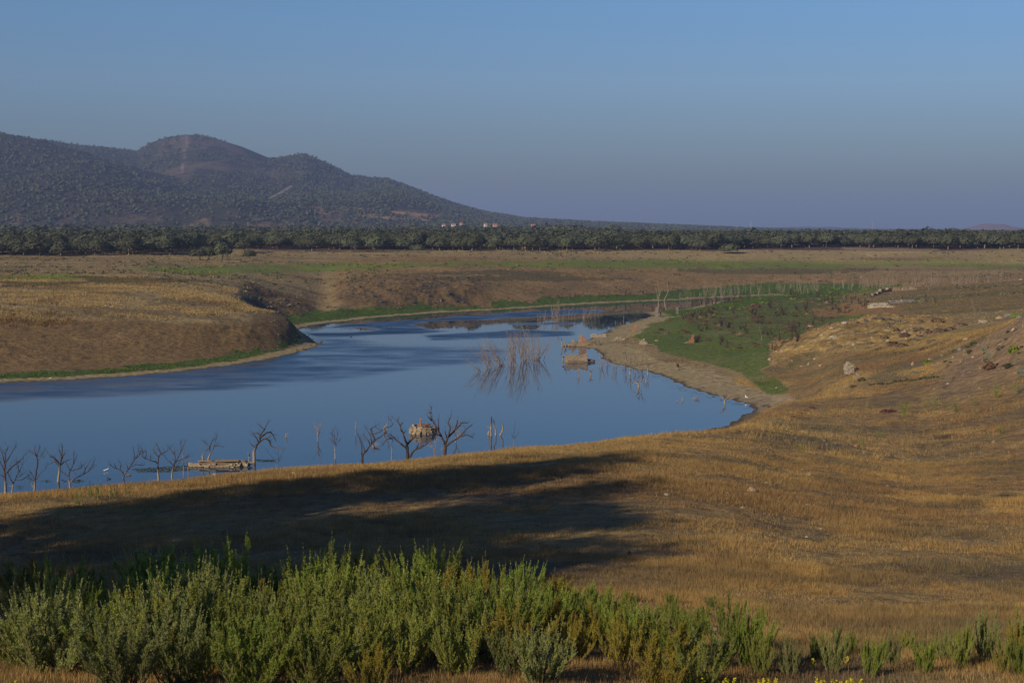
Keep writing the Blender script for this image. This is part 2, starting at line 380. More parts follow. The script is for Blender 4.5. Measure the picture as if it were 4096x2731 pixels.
# bare rock and soil
lay(grk * np.where(pu < 600, 1, 0), (.17, .11, .06)); lay(grk * np.where(pu < 600, 1, 0) * sstep(.1, .35, n3 + .4 * n1), (.075, .062, .05), .8)
lay(grk * np.where(pu < 600, 1, 0) * sstep(.1, .4, -n3 + .2), (.26, .155, .07), .5)
mound = grk * (pu > 700) * sstep(275, 280, gy)
lay(sstep(.05, .5, mound), (.37, .235, .085)); lay(mound * sstep(-.1, .3, n1), (.27, .175, .08), .8); lay(mound * sstep(.05, .35, n3), (.17, .125, .08), .8); lay(mound * sstep(.2, .5, -n3 - .3 * n1), (.50, .36, .19), .7)
spur = grk * (pu > 900) * sstep(230, 225, gy)
lay(spur, (.27, .18, .10)); lay(spur * sstep(.1, .4, n3), (.15, .12, .09), .8)
# flats behind the mound
flat = sstep(820, 850, pu) * sstep(360, 385, gy) * sstep(590, 560, gy)
lay(flat, (.215, .15, .07)); lay(flat * sstep(-.1, .3, n2), (.15, .125, .055), .7); lay(flat * sstep(.1, .45, ns), (.27, .165, .09), .8)
valley = inpoly(pu, pv, [(757,372),(800,352),(1000,352),(930,366),(860,372),(800,385)]) & (gy > 225) & (gy < 300)
lay(valley * 1.0, (.26, .165, .075)); lay(valley * sstep(0, .4, n1), (.16, .13, .06), .8)
# green flats
GREENP = [(640,339),(655,345),(660,352),(700,361),(740,372),(760,388),(770,398),(790,390),(779,380),(760,372),(768,366),(780,350),(795,340),(815,330),(842,322),(875,314),(850,308),(838,300),(850,294),(880,291),(905,284),
          (840,287),(760,293),(730,297),(712,302),(690,308),(668,318),(640,325),(622,334)]
wu = pu + 5 * n1 + 2 * n3; wv = pv + 1.6 * n1 + .8 * n3
green = inpoly(wu, wv, GREENP) & (gy > 225) & (gy < 720) & (gsd > 0) & (grk < .12)
gd = green * 1.0
lay(gd, (.125, .155, .04)); lay(gd * sstep(.0, .5, n2), (.09, .13, .036), .8); lay(gd * sstep(.1, .5, -n1), (.12, .14, .035), .7); lay(gd * sstep(.15, .45, n1 * .8 + n3 * .5 - n2 * .4) * sstep(60, 10, gsd), (.22, .18, .095), .75)
patch = gd * inpoly(pu, pv, [(700,300),(860,288),(850,325),(800,345),(700,325),(670,310)])
lay(patch * sstep(-.05, .3, n3 + .5 * n1), (.11, .075, .04), .75); lay(patch * sstep(.25, .5, n2 - .1), (.20, .15, .09), .6)
lay(inpoly(wu, wv, [(810,309),(845,305),(900,306),(905,312),(860,316),(815,316)]) * (gy > 380) * .9, (.27, .155, .075))
# green fields far off
for pl in ([(120,268),(330,263),(520,261),(700,258),(860,259),(1030,264),(1030,268),(860,266),(840,268),(700,269),(560,268),(430,266),(330,272),(190,275),(150,272)],
           [(0,277),(60,275),(110,277),(60,281),(0,282)], [(560,262),(820,261),(850,266),(760,269),(600,268)], [(890,259),(1024,258),(1024,262),(900,262)]):
    g = inpoly(pu + 14 * n2 + 6 * n1, pv + 1.4 * n1 + 1.2 * ns, pl) & (gy > 450) & (gy < 830)
    lay(g * 1.0, (.16, .175, .045), .8)
    lay(g * sstep(-.1, .3, n1), (.17, .22, .035), .75)
for pl in ([(440,277),(540,274),(640,279),(560,281),(430,281)], [(380,274),(500,270),(600,274),(470,275)], [(650,270),(760,268),(880,268),(860,273),(720,275)], [(60,276),(160,278),(240,282),(100,284)], [(0,283),(110,281),(60,287),(0,287)]):
    g = inpoly(pu + 14 * n2, pv + 1.2 * n1 + 1.0 * ns, pl) & (gy > 400) & (gy < 800)
    lay(g * 1.0, (.10, .085, .045), .75)
# ground under the oaks
lay(sstep(1100, 1400, gy), (.06, .065, .035)); fl = sstep(815, 850, gy + 14 * n2) * sstep(1300, 1100, gy); lay(fl, (.125, .07, .047)); lay(fl * sstep(.1, .5, n1), (.19, .11, .07), .7)
pale = sstep(752, 775, gy) * sstep(835, 815, gy + 12 * n2); lay(pale * sstep(-.6, .1, ns), (.34, .25, .14), .75)
st = inpoly(pu, pv, [(840,247),(900,243),(960,247),(925,252),(870,256),(850,252)]) & (gy > 700)
lay(st * sstep(-.1, .3, ns), (.40, .29, .16), .8)
# shore: green strip, beach, wet rim
far_side = (pu < 330) | (gy > 440) & (pu < 735) & (gy > 470)
strip = ((gsd > 5.5 + 2.0 * n1) & (gsd < np.where(gy > 455, 12, 17) + 7 * n2 + 4 * n1) & (gy > 255) & ((pu < 322) & (gy < 400) | (gy > 455) & (pv < 323) & (pu > 285) & (pu < 860))) * 1.0
strip = np.where((pu < 325) & (gy < 400) & (gsd > 13 + 3 * n1 - 6.5 * sstep(200, 290, pu)), 0, strip); strip = np.where((pu < 322) & (gy < 400) & (gsd > 13 + 6 * n1), 0, strip)
wide = ((gsd > 5.5) & (gsd < np.interp(pu, [290, 480, 560, 700, 860], [12, 13, 15, 22, 36]) + 5 * n1) & (pu > 300) & (pu < 870) & (pv < 312) & (gy > 500)) * 1.0
cove = inpoly(wu, wv, [(268,320),(300,312),(345,309),(400,309),(345,316),(330,321),(300,325)]) & (gy > 395)
strip = np.maximum(np.maximum(strip, wide * (grk < .2)), cove * 1.0)
lay(strip, (.07, .115, .025)); lay(strip * sstep(.0, .4, n3), (.10, .14, .03), .8); lay(strip * sstep(.15, .45, -n3), (.12, .10, .045), .5)
bw = np.where((pu > 600) & (gy < 480), 11.0, 5.0); bw = np.where((pu > 640) & (gy < 300), 15.0 - (pu - 640) * .05, bw)
beach = (gsd < bw + 1.5 * n1) & (gsd < 100) & (gy > 205)
lay(beach * 1.0, (.35, .27, .16)); lay(beach * sstep(.1, .5, n3), (.28, .21, .125), .7)
rim = sstep(1.5 + 1.6 * n3 + 1.2 * n1, .2, gsd) * (gsd < 100); lay(rim, (.085, .062, .035), .9)
nsh = (gy < 232) * sstep(9, 3, gsd) * (gsd < 100); lay(nsh, (.12, .10, .05), .7)
C = C * (1 + sstep(215, 300, gy)[:, None] * (1 - sstep(815, 850, gy))[:, None] * np.array([.10, .12, -.08]))
C = np.clip(C, .01, .9)

idx = np.arange(len(gx)).reshape(GX.shape)
quads = np.stack([idx[:-1, :-1], idx[:-1, 1:], idx[1:, 1:], idx[1:, :-1]], -1).reshape(-1, 4)
m = NT('earth'); vc = m.n('ShaderNodeVertexColor', layer_name='Col'); geo = m.n('ShaderNodeNewGeometry')
na = m.noise(.9, 8, geo.outputs['Position'], .65); nb = m.noise(6.0, 6, geo.outputs['Position'], .7)
ca = m.ramp(na.outputs[0], [(.28, (.45, .44, .42)), (.5, (1, 1, 1)), (.72, (1.5, 1.47, 1.4))])
cb = m.ramp(nb.outputs[0], [(.3, (.6, .59, .58)), (.55, (1.05, 1.05, 1.05)), (.75, (1.4, 1.38, 1.3))])
c = m.mix(1.0, vc.outputs[0], ca, 'MULTIPLY'); c = m.mix(1.0, c, cb, 'MULTIPLY'); m.col(c)
ad = m.n('ShaderNodeMath', operation='MULTIPLY_ADD'); ad.inputs[1].default_value = .25
m.l(nb.outputs[0], ad.inputs[0]); m.l(na.outputs[0], ad.inputs[2]); m.bump(ad.outputs[0], .9, .5)
M_EARTH = m.m
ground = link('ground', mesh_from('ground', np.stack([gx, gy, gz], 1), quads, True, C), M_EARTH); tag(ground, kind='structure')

# ------------------------------------------------------------------ water with its patches of ripples
ws = np.concatenate([np.linspace(-1.1, -.44, 12, endpoint=False), np.linspace(-.44, .44, 340)])
wy = [95.0]
while wy[-1] < 760: wy.append(wy[-1] * 1.0065)
WY, WS = np.meshgrid(np.array(wy), ws, indexing='ij'); wx = (WS * WY).ravel(); wyy = WY.ravel()
wpu, wpv = project(wx, wyy, np.zeros_like(wx))
q1 = fbm(wx / 40, wyy / 14, 3, 31); q2 = fbm(wx / 9, wyy / 7, 3, 32)
a_u = wpu + 8 * q1; a_v = wpv + 1.0 * q1 + .5 * q2
def wp(pl): return [(a / 4, b / 4) for a, b in pl]
rip = np.full(len(wx), .06)
rip = np.where((wyy > 330) & (wpu > 300), .06 - .03 * sstep(330, 440, wyy), rip)
def soft(pl, val, w=1.0):
    global rip
    pl = wp(pl); d = polydist(a_u / 6, a_v, [(a / 6, b) for a, b in pl]); ins = inpoly(a_u, a_v, pl)
    mm = sstep(-w, w, np.where(ins, d, -d)); rip = rip * (1 - mm) + val * mm
soft([(-300,1500),(700,1470),(1240,1380),(1290,1340),(1500,1375),(2000,1395),(2020,1420),(1960,1450),(1700,1470),(1500,1500),(1250,1530),(900,1556),(500,1580),(0,1602),(-300,1610)], .55, 3.5)
soft([(1200,1330),(1366,1300),(1700,1270),(2300,1238),(2420,1241),(2440,1247),(2370,1256),(2200,1263),(1900,1275),(1720,1284),(1640,1300),(1800,1320),(1700,1335),(1400,1345),(1280,1345)], 1.0, .8)
soft([(1690,1300),(1740,1288),(2200,1268),(2440,1262),(2500,1280),(2400,1310),(2200,1330),(1900,1330),(1700,1318)], .035, 1.0)
soft([(1240,1312),(1450,1308),(1540,1316),(1400,1330),(1230,1334)], .035, 1.0)
soft([(2060,1292),(2290,1290),(2300,1296),(2080,1300)], .8, .5); soft([(1700,1342),(2100,1320),(2290,1326),(2290,1342),(2000,1352),(1700,1358)], .75, .8)
soft([(2440,1242),(2620,1222),(2900,1190),(3160,1180),(2900,1200),(2640,1262),(2450,1290)], .035, 1.0)
soft([(1200,1300),(2400,1215),(2900,1190),(2900,1196),(2400,1228),(1800,1268),(1366,1296)], .03, .8)
soft([(2470,1645),(2780,1640),(2820,1652),(2500,1662)], .2, 1.2)
soft([(1500,1520),(2300,1500),(2300,1560),(1400,1580)], .07, 3)
rip = rip * np.clip(1 + .7 * fbm(wx / 7, wyy / 3.5, 3, 33) + .4 * fbm(wx / 45, wyy / 6, 2, 34), .3, 2)
wi = np.arange(len(wx)).reshape(WY.shape)
wq = np.stack([wi[:-1, :-1], wi[:-1, 1:], wi[1:, 1:], wi[1:, :-1]], -1).reshape(-1, 4)
m = NT('lake_water'); vc = m.n('ShaderNodeVertexColor', layer_name='Ripple'); geo = m.n('ShaderNodeNewGeometry')
m.col((.018, .046, .085)); rg_ = m.n('ShaderNodeMath', operation='MULTIPLY'); rg_.inputs[1].default_value = .42; m.l(vc.outputs[0], rg_.inputs[0]); m.l(rg_.outputs[0], m.b.inputs['Roughness']); m.b.inputs['IOR'].default_value = 1.333; m.b.inputs['Specular IOR Level'].default_value = .5
mp = m.n('ShaderNodeMapping'); mp.inputs['Scale'].default_value = (1, 1.6, 1); m.l(geo.outputs['Position'], mp.inputs[0])
nz = m.noise(3.5, 3, mp.outputs[0], .6)
sub = m.n('ShaderNodeVectorMath', operation='SUBTRACT'); sub.inputs[1].default_value = (.5, .5, .5); m.l(nz.outputs['Color'], sub.inputs[0])
mul = m.n('ShaderNodeVectorMath', operation='SCALE'); m.l(sub.outputs[0], mul.inputs[0])
amp = m.n('ShaderNodeMath', operation='MULTIPLY'); amp.inputs[1].default_value = .22; m.l(vc.outputs[0], amp.inputs[0]); m.l(amp.outputs[0], mul.inputs['Scale'])
fl_ = m.n('ShaderNodeVectorMath', operation='MULTIPLY'); fl_.inputs[1].default_value = (1, 1, 0); m.l(mul.outputs[0], fl_.inputs[0])
addz = m.n('ShaderNodeVectorMath', operation='ADD'); addz.inputs[1].default_value = (0, 0, 1); m.l(fl_.outputs[0], addz.inputs[0])
nrm = m.n('ShaderNodeVectorMath', operation='NORMALIZE'); m.l(addz.outputs[0], nrm.inputs[0]); m.l(nrm.outputs[0], m.b.inputs['Normal'])
water = link('water', mesh_from('water', np.stack([wx, wyy, np.zeros_like(wx)], 1), wq, True, np.repeat(rip[:, None], 3, 1), 'Ripple'), m.m); tag(water, kind='structure')

# ------------------------------------------------------------------ mountain
sky_m = [(-300,300),(-100,300),(0,307),(60,318),(180,335),(320,350),(335,343),(350,332),(390,319),(430,313),(460,314),(480,318),(520,328),(560,340),(620,365),(660,364),(690,357),(703,356),(720,362),(750,375),(810,405),(850,410),(880,411),(900,415),(940,430),(1020,460),(1100,485),(1200,502),(1300,508),(1400,513),(1600,521),(1750,527),(1900,531),(2600,534)]
lobe_m = [(-300,290),(-100,300),(0,309),(60,319),(120,331),(200,352),(260,372),(330,392),(420,412),(520,432),(650,455),(800,478),(1000,500),(1200,520),(1400,533),(1800,548),(2600,560)]
SK = np.array(sky_m) * .4354; LB = np.array(lobe_m) * .4354
MS = np.linspace(-.62, .42, 620); MY = np.concatenate([np.linspace(2300, 5400, 190), np.linspace(5450, 7500, 12)])
def mountain_h(x, y):
    u = 512 + F * x / y
    def crest(tab, yc, y0, y1, k):
        v = np.interp(u, tab[:, 0], tab[:, 1]); hz = CH - yc * (v - 229.5) / F * 1.0
        t = np.where(y < yc, np.clip((y - y0) / (yc - y0), 0, 1), np.clip((y1 - y) / (y1 - yc), 0, 1))
        return 20 + (hz - 20) * (t ** k) * 1.0
    wob = 180 * fbm(x / 500, y / 500 + 9, 2, 52)
    a = crest(SK, 4600, 2500 + 0 * x, 7400, .95 + .3 * vnoise(x / 260, y / 900, 50))
    b = crest(LB, 3500, 2450 + 0 * x, 5200, .9 + .35 * vnoise(x / 180, y / 700, 51))
    gul = sstep(2500, 3100, y) * sstep(4600, 4000, y) * np.clip((np.maximum(a, b) - 20) / 200, 0, 1)
    g2 = sstep(2500, 3000, y) * sstep(3500, 3200, y) * np.clip((b - 20) / 150, 0, 1)
    a = a - gul * 34 * np.abs(fbm(x / 170 + wob / 600, y / 600, 3, 53)); b = b - g2 * 26 * np.abs(fbm(x / 120, y / 500, 3, 54))
    sm = 9.0; mxx = np.maximum(a, b); return mxx + sm * np.log1p(np.exp(-np.abs(a - b) / sm)) * .0
MYg, MSg = np.meshgrid(MY, MS, indexing='ij'); mxx = (MSg * MYg).ravel(); myy = MYg.ravel(); mz = mountain_h(mxx, myy)
mz = mz - 25 * sstep(2600, 2300, myy)
mu, mv = project(mxx, myy, mz)
k1 = fbm(mxx / 130, myy / 260, 4, 61); k2_ = fbm(mxx / 40, myy / 80, 3, 62)
MC = np.empty((len(mxx), 3)); MC[:] = (.050, .048, .028)
def layM(mask, colr, amt=1.0):
    global MC
    q = np.clip(mask * amt, 0, 1)[:, None]; MC = MC * (1 - q) + np.asarray(colr) * q
layM(sstep(.1, .5, k1), (.085, .062, .045), .8)
layM(sstep(208, 214, mv + 5 * k1) * sstep(100, 180, mu) * sstep(.2, .4, k2_ + .2 * k1), (.24, .155, .09), .6)
layM(sstep(205, 215, mv) * sstep(100, 60, mu) * sstep(.3, .5, k2_), (.20, .13, .08), .5)
layM(sstep(165, 180, mv) * sstep(60, 20, mu) * sstep(200, 190, mv) * sstep(.3, .5, k2_), (.20, .13, .09), .5)
layM(sstep(140, 170, mu) * sstep(185, 175, mv) * sstep(.0, .3, k2_ + k1) * sstep(340, 300, mu), (.14, .105, .075), .8)
layM(inpoly(mu + 2 * k2_, mv, [(293,207),(330,205),(440,215),(430,221),(360,217),(310,213)]) * sstep(-.15, .1, k2_), (.42, .235, .125), 1)
layM(inpoly(mu + 1 * k2_, mv, [(186.5,136),(188.5,136),(187.3,146),(186,152),(186,157),(183.8,165),(183.3,174),(181.8,174),(182,164),(184.6,156),(184.8,149),(185.2,143)]) * (myy > 3500) * sstep(-.5, .0, k2_), (.28, .21, .16), .7)
layM(inpoly(mu, mv, [(268,198),(280,192),(292,184.6),(293,186),(282,193.5),(268,200)]) * 1.0, (.36, .26, .20), .8)
mi = np.arange(len(mxx)).reshape(MYg.shape)
mq = np.stack([mi[:-1, :-1], mi[:-1, 1:], mi[1:, 1:], mi[1:, :-1]], -1).reshape(-1, 4)
m = NT('mountain_scrub'); vc = m.n('ShaderNodeVertexColor', layer_name='Col'); geo = m.n('ShaderNodeNewGeometry')
na = m.noise(.035, 6, geo.outputs['Position'], .7)
m.col(m.mix(1.0, vc.outputs[0], m.ramp(na.outputs[0], [(.35, (.55, .58, .55)), (.6, (1.25, 1.2, 1.15))]), 'MULTIPLY')); m.bump(na.outputs[0], 1.0, 9.0)
mountain = link('mountain', mesh_from('mountain', np.stack([mxx, myy, mz], 1), mq, True, MC), m.m); tag(mountain, kind='structure')

# low far hills and the flat-topped one
def ridge_mesh(name, pts, y0, depth, mat, rough=3.0, seed=0):
    us = np.linspace(pts[0][0], pts[-1][0], 160); tv = np.interp(us, [p[0] for p in pts], [p[1] for p in pts])
    top = CH + y0 * (229.3 - tv) / F; rows = []
    for t, s in ((-1, 0), (-.7, .3), (-.4, .72), (-.2, .93), (0, 1), (.3, 1), (.7, .5), (1, 0)):
        yv = y0 + t * depth; z = 18 + (top - 18) * s; x = (us - 512) / F * yv
        z = z + rough * fbm(x / 60, np.full_like(x, yv / 60.), 3, seed) * s
        rows.append(np.stack([x, np.full_like(x, yv), z], 1))
    V = np.concatenate(rows); n = len(us); k = np.arange(n * 8).reshape(8, n)
    Q = np.stack([k[:-1, :-1], k[:-1, 1:], k[1:, 1:], k[1:, :-1]], -1).reshape(-1, 4)
    return tag(link(name, mesh_from(name, V, Q, True), mat), kind='structure')
M_FAR = mixed('far_scrub', (.05, .055, .035), (.09, .075, .05), .02, coord='Object')
M_MESA = mixed('mesa_soil', (.16, .09, .065), (.26, .15, .11), .03, (.10, .08, .06))
ridge_mesh('mesa', [(960,229.5),(966,228.2),(975,226.4),(979,224.9),(984,224.2),(998,224.3),(1003,224.6),(1009,226.4),(1017,227.8),(1026,229.2),(1040,229.6)], 7000, 300, M_MESA, 4, 3)
ridge_mesh('far_hills', [(560,228.5),(640,228.4),(672,228.9),(690,228.6),(715,228.9),(760,228.6),(790,227.6),(806,227.2),(824,227.4),(850,228.2),(880,229.2),(1000,229.5),(1200,229.4)], 9500, 900, M_FAR, 5, 5)
# ------------------------------------------------------------------ finding places on the ground
def ground_at(u, v, ymin=28.0, ymax=2400.0, step=.006):
    """the point of the terrain seen through pixel (u, v), beyond ymin"""
    n = int(math.log(ymax / ymin) / step) + 2
    y = np.geomspace(ymin, ymax, n); kx, kz = ray(u, v); x = kx * y; z = CH + kz * y
    h = np.maximum(height(x, y), 0.0); d = z - h
    i = np.where((d[:-1] > 0) & (d[1:] <= 0))[0]
    if len(i) == 0:
        i = [int(np.argmin(np.abs(d)))]
        return np.array([x[i[0]], y[i[0]], h[i[0]]])
    i = i[0]; t = d[i] / (d[i] - d[i + 1] + 1e-9); yv = y[i] + t * (y[i + 1] - y[i]); xv = kx * yv
    return np.array([xv, yv, max(0.0, float(height(xv, yv)[0]))])
def gcol(x, y):
    i = np.clip(np.searchsorted(yy, y), 0, len(yy) - 1)
    s = x / (y + 60 * np.exp(-np.maximum(y, 0) / 60)); j = np.clip(np.searchsorted(ss, s), 0, len(ss) - 1)
    return C.reshape(len(yy), len(ss), 3)[i, j]
def big_mesh(name, V, Fq, mat, col=None, smooth=False):
    me = bpy.data.meshes.new(name); V = np.ascontiguousarray(V, np.float32); k = Fq.shape[1]
    me.vertices.add(len(V)); me.vertices.foreach_set('co', V.ravel())
    me.loops.add(Fq.size); me.loops.foreach_set('vertex_index', Fq.ravel().astype(np.int32))
    me.polygons.add(len(Fq)); me.polygons.foreach_set('loop_start', (np.arange(len(Fq)) * k).astype(np.int32)); me.polygons.foreach_set('loop_total', np.full(len(Fq), k, np.int32))
    if smooth: me.polygons.foreach_set('use_smooth', np.ones(len(Fq), bool))
    if col is not None:
        a = me.color_attributes.new('Col', 'FLOAT_COLOR', 'POINT'); c = np.ones((len(V), 4), np.float32); c[:, :3] = col; a.data.foreach_set('color', c.ravel())
    me.update(calc_edges=True); me.materials.append(mat); return me
def leaf_quads(Cn, N, size, aspect=1.0):
    """quads centred at Cn, facing N"""
    n = len(Cn); N = N / (np.linalg.norm(N, axis=1)[:, None] + 1e-9)
    R = rng.normal(size=(n, 3)); A = np.cross(N, R); A /= np.linalg.norm(A, axis=1)[:, None] + 1e-9; B = np.cross(N, A)
    s = np.broadcast_to(size, (n,))[:, None] * .5
    V = np.stack([Cn - A * s - B * s * aspect, Cn + A * s * .8 - B * s * aspect, Cn + A * s + B * s * aspect, Cn - A * s * .7 + B * s * aspect * .9], 1).reshape(-1, 3)
    return V, np.arange(n * 4).reshape(-1, 4)
def sph(n):
    v = rng.normal(size=(n, 3)); return v / np.linalg.norm(v, axis=1)[:, None]

# ------------------------------------------------------------------ grass
def leafmat(name, trans=.3, scale=1.5, lo=.7, hi=1.3, tint=(1, 1, 1)):
    m = NT(name); vc = m.n('ShaderNodeVertexColor', layer_name='Col'); geo = m.n('ShaderNodeNewGeometry')
    nz = m.noise(scale, 3, geo.outputs['Position'])
    c = m.mix(1.0, vc.outputs[0], m.ramp(nz.outputs[0], [(.3, (lo * tint[0], lo * tint[1], lo * tint[2])), (.7, (hi * tint[0], hi * tint[1], hi * tint[2]))]), 'MULTIPLY'); m.col(c)
    tr = m.n('ShaderNodeBsdfTranslucent'); ms = m.n('ShaderNodeMixShader'); ms.inputs[0].default_value = trans
    m.l(c, tr.inputs[0]); m.l(m.b.outputs[0], ms.inputs[1]); m.l(tr.outputs[0], ms.inputs[2]); m.l(ms.outputs[0], m.out.inputs[0])
    return m.m
M_GRASS = leafmat('grass_blades', .30)
def blades(px, py, pz, h, w, k, spread, col, lean=.55):
    """k blades per point, one triangle each"""
    n = len(px); X = np.repeat(px, k); Y = np.repeat(py, k); Z = np.repeat(pz, k); H = np.repeat(h, k) * rng.uniform(.45, 1.1, n * k)
    Wd = np.repeat(w, k) * rng.uniform(.6, 1.3, n * k); sp_ = np.repeat(spread, k)
    a = rng.uniform(0, 6.283, n * k); r = np.sqrt(rng.uniform(0, 1, n * k)) * sp_
    bx = X + r * np.cos(a); by = Y + r * np.sin(a); la = a + rng.normal(0, .9, n * k); ln = H * np.abs(rng.normal(.15, lean, n * k))
    wa = rng.uniform(0, 6.283, n * k); dx = np.cos(wa) * Wd * .5; dy = np.sin(wa) * Wd * .5
    V = np.empty((n * k, 3, 3)); V[:, 0] = np.stack([bx - dx, by - dy, Z - .06], 1); V[:, 1] = np.stack([bx + dx, by + dy, Z - .06], 1)
    V[:, 2] = np.stack([bx + ln * np.cos(la), by + ln * np.sin(la), Z + H], 1)
    cc = np.repeat(col, k, 0) * rng.uniform(.78, 1.25, (n * k, 1)); cc = np.repeat(cc, 3, 0)
    return V.reshape(-1, 3), np.arange(n * k * 3).reshape(-1, 3), cc
def scatter_polar(n, y0, y1, s0=-.42, s1=.42, p=1.0):
    y = y0 + (y1 - y0) * rng.uniform(0, 1, n) ** p; s = rng.uniform(s0, s1, n); return s * y, y
gV, gF, gC = [], [], []; off = 0
def addg(t):
    global off
    gV.append(t[0]); gF.append(t[1] + off); gC.append(t[2]); off += len(t[0])
# near hill
for n, ya, yb, k, hh, ww, sr in ((42000, 27, 62, 15, .21, .014, .30), (52000, 60, 125, 14, .25, .024, .42), (38000, 120, 275, 12, .38, .05, .6)):
    x, y = scatter_polar(n, ya, yb, p=.8); h_, sd_, rk_, u_ = height(x, y, True)
    dens = fbm(x / 5, y / 3.5, 3, 71) + .35 * fbm(x / 25, y / 16, 2, 72)
    keep = (sd_ > 9) & ((u_ > 735) | (y < 232)) & (dens > rng.uniform(-.75, .25, n)) & (rk_ < rng.uniform(.05, .5, n))
    x, y, h_, u_ = x[keep], y[keep], h_[keep], u_[keep]
    c_ = gcol(x, y) * np.array([1.22, 1.16, 1.05])
    hgt = hh * (.55 + .9 * np.clip(dens[keep] + .4, 0, 1))
    addg(blades(x, y, h_, hgt, np.full(len(x), ww), k, np.full(len(x), sr), c_))
# left bank
x, y = scatter_polar(34000, 326, 470, -.44, -.12); h_, sd_, rk_, u_ = height(x, y, True)
keep = (h_ > 7.6 + 1.0 * fbm(x / 15, y / 15, 2, 73)) & (u_ < 318) & (rk_ < .3) & (fbm(x / 9, y / 5, 3, 74) + .7 * fbm(x / 22, y / 5, 3, 25) * -1 > rng.uniform(-.35, .25, len(x)))
x, y, h_ = x[keep], y[keep], h_[keep]
addg(blades(x, y, h_, np.full(len(x), .62), np.full(len(x), .16), 7, np.full(len(x), .8), gcol(x, y) * np.array([1.25, 1.2, 1.1])))
# thin grass on the far bank and the right flats
x, y = scatter_polar(90000, 300, 815, -.42, .42, 1.2); h_, sd_, rk_, u_ = height(x, y, True); c_ = gcol(x, y)
keep = (sd_ > 9) & (c_[:, 1] < c_[:, 0] * .98) & ~((u_ < 320) & (y < 470)) & (fbm(x / 11, y / 6, 3, 79) > rng.uniform(-.4, .5, len(x)))
x, y, h_, c_ = x[keep], y[keep], h_[keep], c_[keep]
addg(blades(x, y, h_, np.interp(y, [300, 800], [.35, .5]), np.interp(y, [300, 800], [.12, .3]), 5, np.interp(y, [300, 800], [.6, 1.2]), c_ * rng.uniform(.6, 1.35, (len(x), 1)) * np.array([1.05, 1.05, 1.0])))
V = np.concatenate(gV); Fq = np.concatenate(gF); Cc = np.concatenate(gC)
dg = link('dry_grass', big_mesh('dry_grass', V, Fq, M_GRASS, Cc)); tag(dg, 'golden dry grass covering the near hillside and the left bank', 'grass', kind='stuff')
# green growth by the water
gV, gF, gC = [], [], []; off = 0
x, y = scatter_polar(150000, 232, 720, -.44, .30); h_, sd_, rk_, u_ = height(x, y, True); c_ = gcol(x, y)
keep = (c_[:, 1] > c_[:, 0] * 1.08) & (sd_ > 2.5) & (c_[:, 1] < .17) & (rng.uniform(0, 1, len(x)) < .6 + .4 * fbm(x / 6, y / 6, 2, 75)) & (y < 700)
x, y, h_, c_, sd_, u_ = x[keep], y[keep], h_[keep], c_[keep], sd_[keep], u_[keep]
tall = np.where((sd_ < 24) & ((u_ < 325) | (y > 455)), .55, .22) * (1 + .7 * fbm(x / 4, y / 4, 2, 76))
addg(blades(x, y, h_, tall, np.full(len(x), .15), 6, np.full(len(x), .55), c_ * np.array([1.1, 1.15, 1.0])))
V = np.concatenate(gV); Fq = np.concatenate(gF); Cc = np.concatenate(gC)
gg = link('green_grass', big_mesh('green_grass', V, Fq, M_GRASS, Cc)); tag(gg, 'low green grass on the wet ground beside the water', 'grass', kind='stuff')
# low scrub dotted over the far plain
x, y = scatter_polar(9000, 460, 815); h_, sd_, rk_, u_ = height(x, y, True); c_ = gcol(x, y)
keep = (sd_ > 20) & (fbm(x / 30, y / 9, 3, 77) > rng.uniform(-.1, .8, len(x)))
x, y, h_, c_ = x[keep], y[keep], h_[keep], c_[keep]; n = len(x)
gi = c_[:, 1] > c_[:, 0] * .95
cs = np.where(gi[:, None], np.array([.20, .22, .05]), np.array([.17, .16, .08])) * rng.uniform(.7, 1.3, (n, 1)); yl = (rng.uniform(0, 1, n) < .12) & gi; cs[yl] = (.26, .22, .02)
k = 9; Cn = np.repeat(np.stack([x, y, h_ + .25], 1), k, 0) + rng.normal(size=(n * k, 3)) * np.array([.55, .55, .22])
V, Fq = leaf_quads(Cn, sph(n * k) + np.array([0, -.3, .6]), rng.uniform(.35, .7, n * k)); Cc = np.repeat(np.repeat(cs, k, 0), 4, 0)
tag(link('low_scrub', big_mesh('low_scrub', V, Fq, M_GRASS, Cc)), 'low green and olive scrub dotted over the far plain', 'scrub', kind='stuff')
# loose stones on the slopes
n = 9000; x = np.concatenate([scatter_polar(n, 34, 300, -.4, .42)[0] * 0]); xs, ys = scatter_polar(n, 34, 360, -.40, .42, p=.7); h_, sd_, rk_, u_ = height(xs, ys, True)
keep = (sd_ > 3) & ((u_ > 735) | (ys < 228)) & (rk_ * 1.2 + .35 * (fbm(xs / 8, ys / 6, 3, 78) + .1) > rng.uniform(0, 1, n))
x2, y2 = scatter_polar(7000, 330, 620, -.40, -.01); h2, sd2, rk2, u2 = height(x2, y2, True); kp2 = (rk2 > rng.uniform(.2, 1.1, 7000)) & (sd2 > 3)
xs, ys, h_ = np.concatenate([xs[keep], x2[kp2]]), np.concatenate([ys[keep], y2[kp2]]), np.concatenate([h_[keep], h2[kp2]]); n = len(xs)
tet = np.array([(1,0,-.3),(.3,.9,-.3),(-.8,.6,-.3),(-.8,-.6,-.3),(.3,-.9,-.3),(.4,.3,.6),(-.4,.35,.5),(-.1,-.5,.65)])
fcs = np.array([(0,1,5),(1,6,5),(1,2,6),(2,3,6),(3,7,6),(3,4,7),(4,0,7),(0,5,7),(5,6,7)])
sz = rng.lognormal(-.1, .5, n) * np.interp(ys, [30, 120, 350, 600], [.06, .12, .2, .3])
V = (tet[None] * rng.uniform(.7, 1.3, (n, 8, 3)) * sz[:, None, None]); an = rng.uniform(0, 6.28, n)
